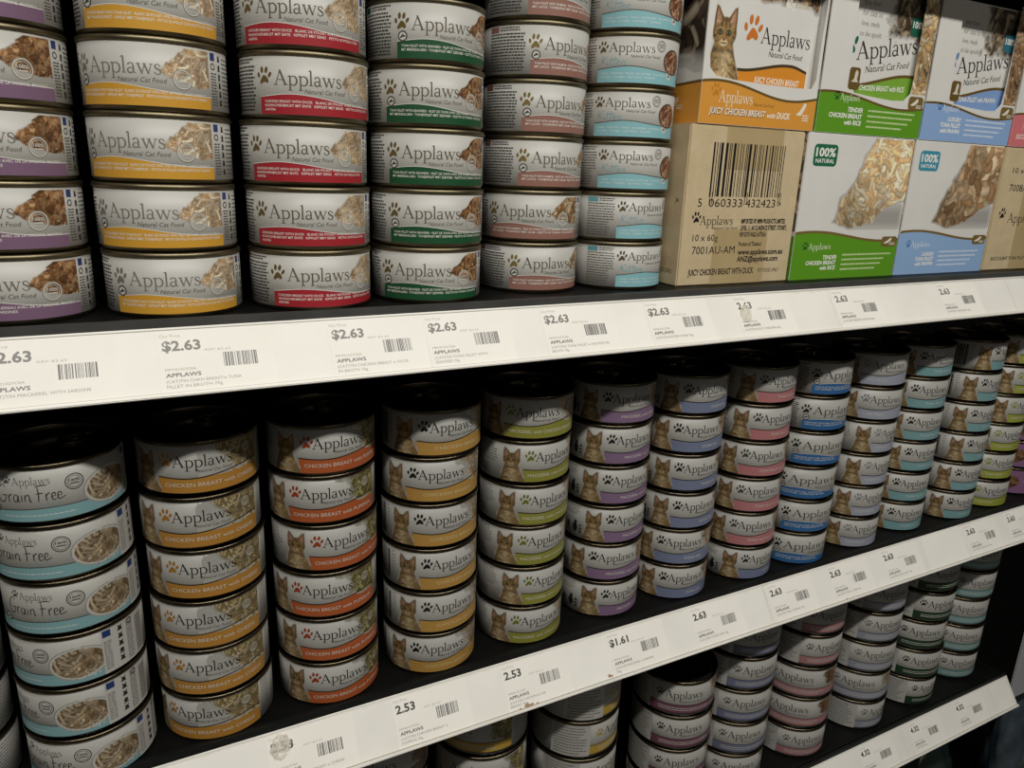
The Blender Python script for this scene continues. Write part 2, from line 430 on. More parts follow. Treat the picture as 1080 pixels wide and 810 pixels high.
def food(wmm, hmm, pal, seed, res=0.36, n=260, L=5.0, wd=0.55, edge=0.12, left=0.0, shape='blob', spread=3.14, ang0=0.3):
    nx, ny = int(wmm/res)+1, int(hmm/res)+1
    rgb = strands(ny, nx, n, L/res, wd/res, pal, seed, spread, ang0=ang0, base=np.mean(pal, 0)*1.5, dark=0.52)
    rng = np.random.default_rng(seed+9); N = fbm((ny, nx), 5, rng, 4)
    Y, X = np.meshgrid(np.linspace(0, 1, ny), np.linspace(0, 1, nx), indexing='ij')
    if shape == 'blob': f = 1-np.hypot((X-0.55)/0.5, (Y-0.5)/0.5)+(N-0.5)*0.7
    elif shape == 'right': f = (X-0.16-0.28*(1-Y))/0.5+(N-0.5)*0.9-np.maximum(0, (0.16-Y))*3
    elif shape == 'pile': f = pile_mask(X, Y, N)
    elif shape == 'bowl': f = (1-np.hypot((X-0.5)/0.5, (Y-0.5)/0.5))*4
    else: f = np.ones_like(X)
    rgb *= (0.78+0.42*fbm((ny, nx), 3, rng, 2))[..., None]
    return np.clip(rgb, 0, 1), sst(0.0, edge, f)
def inpoly(X, Y, P, soft):
    """signed soft mask for a convex/concave polygon"""
    P = np.array(P, float); n = len(P); ins = np.zeros(X.shape, bool); dmin = np.full(X.shape, 9.0)
    for i in range(n):
        x1, y1 = P[i]; x2, y2 = P[(i+1) % n]
        c = ((y1 > Y) != (y2 > Y)) & (X < (x2-x1)*(Y-y1)/((y2-y1) or 1e-9)+x1); ins ^= c
        dx, dy = x2-x1, y2-y1; t = np.clip(((X-x1)*dx+(Y-y1)*dy)/(dx*dx+dy*dy), 0, 1)
        dmin = np.minimum(dmin, np.hypot(X-x1-t*dx, Y-y1-t*dy))
    d = np.where(ins, dmin, -dmin)
    return sst(-soft, soft, d)
def cat_picture(nx, seed=4):
    """a sitting tabby cat seen from the front; unit width, 1.55 high"""
    ny = int(nx*1.55); rng = np.random.default_rng(seed)
    Y, X = np.meshgrid(np.linspace(0, 1.55, ny), np.linspace(0, 1, nx), indexing='ij')
    sf = 1.2/nx
    N1 = fbm((ny, nx), 9, rng, 4); N2 = fbm((ny, nx), 26, rng, 3)
    head = sst(-0.03, 0.03, 1-np.hypot((X-0.46)/0.35, (Y-0.96)/0.30))
    jaw = sst(-0.03, 0.03, 1-np.hypot((X-0.45)/0.22, (Y-0.79)/0.17))
    body_p = smooth_curve([(0.22, 0.86), (0.15, 0.66), (0.08, 0.42), (0.02, 0.2), (0.0, -0.05), (1.0, -0.05), (0.97, 0.15), (0.88, 0.38), (0.79, 0.58), (0.71, 0.86)], 3)
    body = inpoly(X, Y, body_p, sf*1.5)
    EL = [(0.125, 0.98), (0.13, 1.26), (0.165, 1.47), (0.24, 1.44), (0.35, 1.30), (0.45, 1.20)]; ER = [(0.50, 1.20), (0.60, 1.30), (0.71, 1.44), (0.785, 1.47), (0.80, 1.26), (0.80, 0.98)]
    earL = inpoly(X, Y, EL, sf); earR = inpoly(X, Y, ER, sf)
    alpha = np.maximum.reduce([head, jaw, body, earL, earR])
    tan = np.array([0.57, 0.46, 0.29]); dk = np.array([0.22, 0.165, 0.10]); cream = np.array([0.86, 0.78, 0.62]); rgb = np.empty((ny, nx, 3)); rgb[:] = tan
    mix = lambda c, m: rgb*(1-m[..., None])+np.array(c)*m[..., None]
    # body stripes, pale chest
    st = 0.5+0.5*np.sin((Y*30+7*np.abs(X-0.46)**1.2*3+N1*11)); bodyzone = sst(0.74, 0.62, Y)
    rgb = mix(cream, 0.8*np.exp(-((X-0.52)/0.24)**2)*bodyzone*(0.5+0.7*N2))
    rgb = mix(dk, 0.42*sst(0.6, 0.9, st)*bodyzone*sst(0.08, 0.3, np.abs(X-0.52)+N1*0.12))
    rgb = mix(dk, 0.40*sst(0.70, 0.62, Y)*sst(0.52, 0.62, Y))
    rgb = mix(dk, 0.40*bodyzone*(1-sst(0.0, 0.22, X)))
    hz = np.maximum(head, jaw)*sst(0.60, 0.66, Y)
    rgb = mix(tan*1.04, hz)
    fs = 0.5+0.5*np.sin((X-0.46)*52+N1*2); rgb = mix(dk, 0.6*sst(0.55, 0.85, fs)*hz*sst(1.03, 1.10, Y)*sst(0.24, 0.16, np.abs(X-0.46)))
    ck = 0.5+0.5*np.sin(Y*50+np.abs(X-0.46)*20+N1*4); rgb = mix(dk, 0.5*sst(0.5, 0.85, ck)*hz*sst(0.19, 0.25, np.abs(X-0.46))*sst(1.02, 0.94, Y))
    rgb = mix(dk, 0.35*hz*sst(0.24, 0.33, np.abs(X-0.46)))
    # pale muzzle, brow patches
    rgb = mix(cream, 0.95*sst(0.0, 0.5, 1-np.hypot((X-0.45)/0.155, (Y-0.765)/0.10)))
    for sx in (-1, 1): rgb = mix(cream, 0.6*sst(0, 0.8, 1-np.hypot((X-0.455-sx*0.125)/0.10, (Y-0.985)/0.09)))
    rgb = mix(np.array([0.70, 0.48, 0.29]), 0.9*sst(0, 0.6, 1-np.hypot((X-0.452)/0.05, (Y-0.905)/0.11)))
    # eyes, nose, mouth
    for ex in (0.325, 0.58):
        rgb = mix([0.07, 0.05, 0.03], sst(0, 0.25, 1-np.hypot((X-ex)/0.088, (Y-0.965)/0.068)))
        rgb = mix([0.52, 0.54, 0.38], sst(0, 0.3, 1-np.hypot((X-ex)/0.064, (Y-0.965)/0.050)))
        rgb = mix([0.03, 0.03, 0.03], sst(0, 0.4, 1-np.hypot((X-ex)/0.026, (Y-0.968)/0.046)))
    rgb = mix([0.55, 0.30, 0.24], sst(0, 0.4, 1-np.hypot((X-0.45)/0.048, (Y-0.825)/0.034)))
    rgb = mix([0.14, 0.08, 0.05], 0.8*sst(0.018, 0.007, np.abs(Y-0.762+0.25*np.abs(np.abs(X-0.45)-0.04)))*sst(0.09, 0.07, np.abs(X-0.45)))
    # ears
    for P, Q in (([(0.175, 1.06), (0.18, 1.26), (0.21, 1.41), (0.30, 1.29), (0.36, 1.17)], earL), ([(0.58, 1.17), (0.65, 1.29), (0.73, 1.41), (0.755, 1.26), (0.74, 1.06)], earR)):
        Z = Q*sst(1.10, 1.18, Y); rgb = mix([0.46, 0.34, 0.21], Z)
        rgb = mix([0.78, 0.62, 0.50], 0.85*inpoly(X, Y, P, 0.02)*sst(1.06, 1.16, Y))
    rgb *= (0.78+0.44*N2)[..., None]
    return np.clip(rgb, 0, 1), alpha

# ------------------------------------------------------------------ the setting
def struct(name, me, parent=None):
    o = obj(name, me, parent)
    if parent is None: o['kind'] = 'structure'
    return o
def plane(name, x0, x1, y0, y1, z, m, flip=False):
    f = (0, 1, 2, 3) if not flip else (3, 2, 1, 0)
    return mesh_from(name, [(x0, y0, z), (x1, y0, z), (x1, y1, z), (x0, y1, z)], [f], [m])
struct('floor', plane('floor', -3, 5, -5.5, 1.0, 0.0, noisy('vinyl_floor', '#77736b', '#86827a', 6, 0.35)))
struct('ceiling', plane('ceiling', -3, 5, -5.5, 1.0, Z0+1.25, noisy('ceiling_tile', '#c9c6be', '#d2cfc8', 8, 0.8), True))
# gondola back panel
struct('wall_back', mesh_from('wall_back', np.array([(-330, 420, -Z0*1000+1), (3600, 420, -Z0*1000+1), (3600, 420, 620), (-330, 420, 620), (-330, 430, -Z0*1000+1), (3600, 430, -Z0*1000+1), (3600, 430, 620), (-330, 430, 620)])*MM+np.array([0, 0, Z0]),
       [(0, 1, 2, 3), (7, 6, 5, 4), (0, 4, 5, 1), (1, 5, 6, 2), (2, 6, 7, 3), (3, 7, 4, 0)], [noisy('back_panel_paint', '#060606', '#0a0a0a', 12, 0.8, spec=0.15)]))

# ------------------------------------------------------------------ shelves with ticket rails
TILT = 0.597; RW = 35.2
XA, XB = -330, 921
SHELVES = {'upper': (0.0, 0.0, 0.0), 'middle': (-262.2, 6.3, 4.2), 'lower': (-502.0, 6.3, 4.0), 'top': (268.0, 0.0, 0.0), 'base': (-790.0, 6.3, 4.0)}
def rail_frame(key):
    zs, ye, lip = SHELVES[key]
    return (ye-2.0, zs+lip-4.0)
def shelf(key, label):
    zs, ye, lip = SHELVES[key]
    XB = 1330 if key == 'base' else 921
    t = thing('display_shelf', label, 'shelf', (0, 0, Z0+zs*MM))
    obj('deck', boxes_mesh('deck', [(XA, XB, ye+1, 418, -22, 0)], M_BLACK), t)
    if lip:
        obj('front_lip', boxes_mesh('front_lip', [(XA, XB, ye-1.5, ye+1.0, -24, lip), (XA, XB, ye+4.5, ye+6.0, 0, 1.6)], M_LIPB, 0.4), t)
    else:
        obj('front_lip', boxes_mesh('front_lip', [(XA, XB, ye-1.5, ye+1.0, -24, 0.6)], M_LIP, 0.4), t)
    # tilted ticket rail, a part with its own lips and paper strip
    ry, rz = rail_frame(key)
    r = obj('ticket_rail', boxes_mesh('ticket_rail', [(XA, XB, 0.0, 1.6, -RW, 0.0)], M_RAIL), t, (0, ry*MM, (rz-zs)*MM), (-TILT, 0, 0))
    obj('top_lip', boxes_mesh('top_lip', [(XA, XB, -0.6, 0.0, -1.0, 0.2)], M_RAIL, 0.2), r)
    obj('bottom_lip', boxes_mesh('bottom_lip', [(XA, XB, -2.0, 0.0, -RW-0.6, -RW+1.3)], M_RAIL, 0.4), r)
    obj('bottom_seam', boxes_mesh('bottom_seam', [(XA, XB, -0.35, 0.0, -RW+1.4, -RW+2.0)], mat('#b8b4a9', 0.5)), r)
    rnd = random.Random(hash(key) % 1000 if False else len(key)*7)
    # paper backing strips with torn upper edges
    x = XA+4
    while x < XB-30:
        L = min(rnd.uniform(150, 320), XB-4-x); n = int(L/4); V = []; F = []
        for i in range(n+1):
            e = -1.6-rnd.random()*0.7-(1.2 if rnd.random() < 0.12 else 0)
            V += [(x+L*i/n, -0.12, -RW+1.6), (x+L*i/n, -0.12, e)]
        F = [(2*i, 2*i+2, 2*i+3, 2*i+1) for i in range(n)]
        obj('paper_strip', mesh_from('paper_strip', np.array(V)*MM, F, [M_STRIP]), r)
        x += L+rnd.uniform(0.5, 3)
    return t, r
shelf_objs = {}
for k, lb in (('upper', 'black shelf with white price strip carrying cans and cartons at eye level'),
              ('middle', 'black shelf with white price strip carrying thirteen stacks of small cat cans'),
              ('lower', 'black shelf with white price strip carrying the larger cans in shade'),
              ('top', 'black shelf above the cartons casting a shadow on them'),
              ('base', 'dark bottom shelf with plastic bags under the larger cans')):
    shelf_objs[k] = shelf(k, lb)
for i, x in enumerate((930,)):
    up = thing('shelf_upright', 'black slotted steel upright at the end of the shelves', 'upright', (x*MM, 0.395, 0.0))
    obj('post', boxes_mesh('post', [(-8, 8, -15, 15, 0, 1900)], M_BLACK, 1.0), up)
    obj('slot_strip', boxes_mesh('slot_strip', [(-2, 2, -15.4, -15.0, 25*j+300, 25*j+312) for j in range(60)], mat('#050505', 0.7)), up)

# ------------------------------------------------------------------ tins
R0, H0 = 33.0, 32.2
RL_ = 32.7
LAB0, LABH = 2.3, 27.0
BODY_P = [(0, 0.6), (29.6, 0.6), (30.4, 0.05), (31.0, 0.0), (31.5, 0.35), (32.0, 1.3), (32.5, 2.1), (32.5, 29.4), (32.4, 29.6)]
RIM_P = [(32.4, 29.45), (33.1, 29.55), (33.35, 29.9), (33.4, 30.9), (33.25, 31.6), (32.8, 32.05), (32.3, 32.15), (31.85, 31.9), (31.6, 31.3), (31.5, 29.3)]
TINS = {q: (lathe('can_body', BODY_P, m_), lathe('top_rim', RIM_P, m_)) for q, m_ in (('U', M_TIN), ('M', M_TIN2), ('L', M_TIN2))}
ME_LID = lathe('lid', [(31.5, 29.4), (31.1, 28.5), (30.4, 28.4), (29.8, 29.1), (27.5, 29.2), (26.8, 28.8), (14.0, 28.75), (13.4, 28.95), (0.001, 28.95)], M_LID)
def tab_mesh():
    V = []; F = []; n = 20
    for k in range(n):
        a = 2*math.pi*k/n; c, q = math.cos(a), math.sin(a)
        for (r, z) in ((1.0, 29.3), (1.0, 30.1), (0.62, 30.1), (0.62, 29.3)):
            V.append((7.0*r*c, 14+9.0*r*q, z))
    for k in range(n):
        for j in range(4):
            F.append((4*k+j, 4*((k+1) % n)+j, 4*((k+1) % n)+(j+1) % 4, 4*k+(j+1) % 4))
    k0 = len(V); m = 12                       # rivet and tongue
    for z, r in ((29.0, 2.6), (30.4, 2.6), (30.6, 2.0)):
        for i in range(m): V.append((r*math.cos(2*math.pi*i/m), 23.5+r*math.sin(2*math.pi*i/m), z))
    for j in range(2):
        for i in range(m): F.append((k0+j*m+i, k0+j*m+(i+1) % m, k0+(j+1)*m+(i+1) % m, k0+(j+1)*m+i))
    F.append(tuple(k0+2*m+i for i in range(m)))
    return mesh_from('pull_tab', np.array(V)*MM, F, [M_TIN])
ME_TAB = tab_mesh()
# enamel on tin reflects less than card; lower shelves' dimmer light put into colour
SHELF_DIM = {'U': 0.88, 'M': 0.64, 'L': 0.60}
ME_LABEL = {q: lathe('label', [(RL_-0.15, LAB0), (RL_, LAB0+0.05), (RL_, LAB0+LABH-0.05), (RL_-0.15, LAB0+LABH)], mat(WHITE, 0.42, name='label_enamel', k=kk), 96) for q, kk in SHELF_DIM.items()}
def shelf_of(k): return 'L' if k[0] == 'L' else ('U' if k in ('purple', 'yellow', 'red', 'green', 'brown', 'kitten') else 'M')

CAT_RGB, CAT_A = cat_picture(46)
def put_cat(a, u0, wd, v0=0.0, top=None):
    a.picture('cat_picture', u0, u0+wd, v0, v0+wd*1.55 if top is None else top, CAT_RGB, CAT_A, layer=1)

def mute(h, f):
    c = hexs(h.lstrip('#'))[0]; g = 0.3*c[0]+0.59*c[1]+0.11*c[2]; c = [x+(g-x)*f for x in c]
    return '#%02x%02x%02x' % tuple(int(round(255*x)) for x in c)
def label_U(band, word, pal, seed, paw=None, txt=None, dolphin=True, sq=None, n2=2, sub='#6a655a', ww=34.0, lump=False):
    a = Art(); paw = paw or word; o = ww-34.0; band = mute(band, 0.12)
    f = lambda u: 7.6+1.9*math.exp(-((u-9)/15.0)**2)-2.0*sst(18, 50, np.float64(u))
    a.band('colour_band', -8.0, 57+o, 0.1, f, band); a.band('colour_band', -8.0, 57+o, f, lambda u: f(u)+0.35, '#e9e7e0', 2)
    a.paw('paw_print', -5.4, 17.6, 7.8, paw); a.word('brand_lettering', 0, 13.8, 6.6, ww, word)
    a.text('brand_lettering', 'Natural Cat Food', 15+o*0.8, 10.2, 2.0, sub, shear=0.22, width=21)
    if lump: rgb, al = food(24, 17, pal, seed, n=420, L=1.6, wd=1.0, edge=0.06, shape='pile')
    else: rgb, al = food(24, 17, pal, seed, n=300, L=5.5, wd=0.75, edge=0.06, shape='pile')
    a.picture('food_picture', 33.5+o, 57+o, 9.0, 26.0, rgb, al)
    a.seal('seal', 43.0+o, 12.4, 4.2, '#dcd8cd', None, 3); a.ring('seal', 43.0+o, 12.4, 4.4, 0.4, '#8d8878', 2)
    if dolphin: a.dolphin('dolphin_badge', -4.8, 10.8, 2.7)
    if txt:
        for k, t in enumerate(txt): a.text('flavour_lettering', t, -5.5, 5.6-1.9*k, 1.15, '#f0ece2', bold=0.012, width=min(60, len(t)*0.98))
    sq = sq or band
    a.rect('small_print', -37, -29.5, 23.2, 26.3, sq)
    a.lines('small_print', -28.5, -11, 23.6, 26.2, 2, 0.7, '#3d3b36', seed)
    a.lines('small_print', -37, -11, 1.2, 23.0, 13, 0.85, '#3d3b36', seed+1, ragged=0.08)
    a.lines('recycling_print', 58.3+o, 62.5+o, 2, 17.5, 12, 0.55, '#55524b', seed+2, ragged=0.0)
    a.rect('recycling_print', 58.4+o, 61.6+o, 22.6, 26.0, '#2c3f7c'); a.ring('recycling_print', 60+o, 20, 1.3, 0.5, '#2b2a28')
    a.icons('recycling_print', 65+o, 2, 26, 6, seed=seed, wd=2.2); a.lines('recycling_print', 68+o, 80+o, 2, 25, 12, 0.6, '#55524b', seed+3)
    a.barcode('barcode', 84+o, 100+o, 4, 24, seed=seed)
    return a
def label_kitten():
    a = Art()
    f = lambda u: 7.0+2.6*math.exp(-((u-14)/18.0)**2)
    a.band('colour_band', -7, 55, 0.1, f, '#93c9d0'); a.band('colour_band', -7, 55, f, lambda u: f(u)+0.5, '#5a4a36', 2)
    a.paw('paw_print', -3.8, 20.4, 6.6, '#6a5a3e'); a.word('brand_lettering', 0, 18.0, 5.2, 30, '#5c564b')
    a.text('brand_lettering', 'Natural Cat Food', 14, 14.9, 1.6, '#6a655a', shear=0.22, width=20)
    a.script('flavour_lettering', KITTEN, -5.5, 10.2, 5.2, 17, '#7fb4be', 0.42)
    rgb, al = food(19, 15, REDP, 31, shape='bowl', n=320, L=2.6, wd=0.6, edge=0.1)
    Y, X = np.meshgrid(np.linspace(0, 1, al.shape[0]), np.linspace(0, 1, al.shape[1]), indexing='ij')
    ringm = sst(0.86, 0.90, np.hypot((X-0.5)/0.5, (Y-0.5)/0.5)); rgb = rgb*(1-ringm[..., None])+np.array([0.25, 0.18, 0.12])*ringm[..., None]
    a.picture('food_picture', 37, 55, 6.2, 21.5, rgb, al, layer=3)
    a.seal('seal', 34.5, 22.2, 3.3, '#7b766a', None, 2)
    a.dolphin('dolphin_badge', 43, 5.5, 2.2, '#e8e6df', 2)
    a.text('flavour_lettering', 'TUNA · CHATON · THON · KATZCHEN · THUNFISCH', -4.5, 4.9, 1.1, '#eef4f2', width=44); a.text('flavour_lettering', 'KITTEN · TONIJN · GATTINO · TONNO', -4.5, 2.8, 1.1, '#eef4f2', width=36)
    a.rect('small_print', -28, -20.5, 23.2, 26.3, '#6fb0bb'); a.lines('small_print', -19.5, -8.5, 23.6, 26.2, 2, 0.55, '#55524b', 71)
    a.lines('small_print', -28, -8.5, 1.2, 23.0, 13, 0.62, '#55524b', 72); a.lines('recycling_print', 58, 75, 2, 25, 14, 0.5, '#6d6a62', 73); a.barcode('barcode', 80, 98, 4, 24)
    return a
def label_M(band, paw, txt, pal, seed, left='text', tx=-4.3, word='#1f1d1a', wash=None, tint='#efe9dc', fw=33, tl=None):
    a = Art(); band = mute(band, 0.22); paw = mute(paw, 0.1)
    f = lambda u: 9.3-1.2*math.exp(-((u-8)/14.0)**2)+2.4*sst(14, 50, np.float64(u))
    a.band('colour_band', -7.6, 52, 0.1, f, band); a.band('colour_band', -7.6, 52, f, lambda u: f(u)+0.7, '#33261a', 2)
    rgb, al = food(fw, 19, pal, seed, shape='right', n=240, edge=0.5)
    if wash:
        Y, X = np.meshgrid(np.linspace(0, 1, al.shape[0]), np.linspace(0, 1, al.shape[1]), indexing='ij')
        g = fbm(al.shape, 4, np.random.default_rng(seed), 3); ww = 0.55*sst(0.0, 0.35, X)*sst(0.3, 0.7, g)
        rgb = rgb*al[..., None]+np.array(hexs(wash)[0])*(1-al[..., None]); al = np.maximum(al, ww)
    # the picture stops at the band
    v0 = 9.0
    a.picture('food_picture', 52-fw, 52, v0, 26.8, rgb, al*1.0)
    put_cat(a, -24.2, 17.4, 0.15, 25.6)
    a.paw('paw_print', -2.8, 18.8, 7.4, paw, 3); a.word('brand_lettering', 0.6, 15.2, 6.3, 32, word, 3)
    a.text('brand_lettering', 'Natural Cat Food', 13, 11.9, 1.7, '#5a554b', 3, shear=0.22, width=19)
    a.text('flavour_lettering', txt, tx, 3.7, 2.2, tint, bold=0.0, width=tl or min(52, len(txt)*2.0))
    a.seal('seal', 42.5, 20.3, 3.6, '#5f5745', '#cfc6ae', 3)
    a.text('weight_lettering', '70g', -21.0, 3.4, 1.8, '#e9e2d0', 3)
    if left == 'barcode': a.barcode('barcode', -42, -31, 3, 24, '#1c1b1a', seed, 2, 0.5); a.lines('small_print', -29.5, -26, 8, 25, 7, 0.5, '#77736a', seed)
    elif left == 'icon':
        a.lines('small_print', -42, -26, 18, 26, 4, 0.55, '#55524b', seed)
        for k, (u, s) in enumerate(((-39, 0.7), (-31.5, 1.25))):
            a.disc('small_print', u, 7.5, 1.9*s, 3.0*s, '#22211f', 2, 12); a.disc('small_print', u+0.3, 7.5+3.6*s, 1.15*s, 1.0*s, '#22211f', 2, 10)
            a.poly('small_print', [(u-0.6*s, 7.5+4.2*s), (u-0.5*s, 7.5+5.6*s), (u+0.1*s, 7.5+4.4*s)], '#22211f', 2); a.poly('small_print', [(u+0.6*s, 7.5+4.4*s), (u+1.2*s, 7.5+5.6*s), (u+1.3*s, 7.5+4.0*s)], '#22211f', 2)
        for k in range(3): a.rect('small_print', -27.8, -25.8, 4+2.6*k, 5.6+2.6*k, '#3a3936', 2)
    else:
        a.lines('small_print', -42, -26.5, 12, 26, 7, 0.55, '#4a4842', seed); a.lines('small_print', -42, -34, 2, 10, 4, 0.5, '#4a4842', seed+5)
    a.lines('feeding_print', 53.5, 62, 1.5, 26, 15, 0.55, '#4a4842', seed+1, ragged=0.05); a.lines('feeding_print', 64, 90, 2, 26, 13, 0.5, '#7a776f', seed+2)
    return a
def label_grain():
    a = Art()
    f = lambda u: 6.0+0.8*math.sin(u/22.0)
    a.band('colour_band', -14, 66, 0.1, f, '#93c2c6'); a.band('colour_band', -14, 66, f, lambda u: f(u)+0.4, '#4b4a44', 2)
    a.paw('paw_print', 6.0, 22.2, 4.2, '#5c5a54'); a.word('brand_lettering', 8.6, 19.6, 4.0, 17, '#8b887f')
    a.script('brand_lettering', GRAIN, 0.5, 10.6, 8.2, 31, '#45433e', 0.5)
    a.text('flavour_lettering', 'in Gravy', 19, 7.7, 2.0, '#9db8b8', shear=0.25, width=11)
    a.seal('seal', 36, 18.6, 4.3, '#57554f', None, 2)
    rgb, al = food(30, 20, hexs('b9a283', '9c8360', 'd4c2a4', '7d6545'), 52, shape='bowl', n=230, L=6.5, wd=0.9, edge=0.06)
    Y, X = np.meshgrid(np.linspace(0, 1, al.shape[0]), np.linspace(0, 1, al.shape[1]), indexing='ij'); rr = np.hypot((X-0.5)/0.5, (Y-0.5)/0.5)
    m = sst(0.86, 0.90, rr); rgb = rgb*(1-m[..., None])+np.array([0.88, 0.87, 0.84])*m[..., None]; m = sst(0.965, 0.98, rr); rgb = rgb*(1-m[..., None])+np.array([0.45, 0.43, 0.4])*m[..., None]
    rgb = np.clip(rgb, 0, 1)
    a.picture('food_picture', 39.5, 69, 2.2, 21.6, rgb, al, layer=2)
    a.dolphin('dolphin_badge', -1.5, 7.4, 2.5, layer=2)
    a.lines('flavour_lettering', 3, 40, 2.4, 4.0, 1, 0.6, '#dfeceb', 81)
    a.text('weight_lettering', '70g e', 57, 2.6, 2.2, '#e8f2f1', 4)
    a.rect('info_panel', 65.5, 94, 0.1, 26.9, '#dddbd4', 4)
    d = a.p['info_panel']; d['v'] = [(x, y, z+0.03) for x, y, z in d['v']]
    b = Art()
    b.rect('small_print', 66.2, 70.6, 22.2, 26.2, '#27407f', 4); b.lines('small_print', 66.4, 70.5, 2, 20, 14, 0.5, '#6d6a62', 82, 4, ragged=0.0)
    b.icons('small_print', 76, 3, 26.3, 5, seed=9, layer=4, wd=3.2); b.lines('small_print', 80, 84.5, 1.5, 26, 17, 0.6, '#3d3b37', 83, 4, ragged=0.0); b.ring('small_print', 82.5, 24.5, 1.6, 0.5, '#2b2a28', 4)
    for k in range(16): b.rect('small_print', 87, 93, 2+1.4*k, 2.7+1.4*k, '#4b4944', 4)
    d = b.p['small_print']; d['v'] = [(x, y, z+0.08) for x, y, z in d['v']]
    a.p['small_print'] = d
    a.lines('feeding_print', -70, -17, 2, 25, 12, 0.75, '#55524b', 84)
    return a
def label_L(band, word, pal, seed, paw=None, dark='#2a2318', foodx=34):
    a = Art(); paw = paw or word; band = mute(band, 0.2)
    a.band('colour_band', -40, 60, 1.4, 8.6, band); a.band('colour_band', -12, 60, 8.6, 9.1, dark, 2); a.band('colour_band', -40, 60, 0.6, 1.4, dark)
    a.rect('info_panel', -40.2, -11, 0.5, 26.5, '#d5d3cc', 3); a.lines('small_print', -38, -13, 1.5, 25.5, 10, 0.8, '#6d6a62', seed, 4)
    a.paw('paw_print', -3.4, 18.4, 6.4, paw); a.word('brand_lettering', 0.6, 14.8, 6.4, 31, word, 3)
    a.text('brand_lettering', 'Natural Cat Food', 13, 11.4, 1.6, '#6a655a', 3, shear=0.22, width=19)
    rgb, al = food(26, 17, pal, seed, shape='right', n=200, edge=0.35); a.picture('food_picture', foodx, 60, 9.2, 26.2, rgb, al)
    a.lines('flavour_lettering', -4, 50, 3.2, 6.8, 2, 0.7, '#e3dfd4', seed+3)
    a.lines('feeding_print', 62, 88, 2, 26, 11, 0.7, '#77736a', seed+4)
    return a
def label_purple():
    a = Art(); a.band('colour_band', -60, 60, 0.1, 26.9, '#9a6f96')
    rgb, al = food(34, 17, TUNAP, 91, shape='blob', n=180, L=4, wd=1.2, edge=0.08); a.picture('food_picture', -30, 4, 5, 22, rgb, al, '#9a6f96', 2)
    a.word('brand_lettering', 8, 14, 6.3, 32, '#e6e0e4'); return a

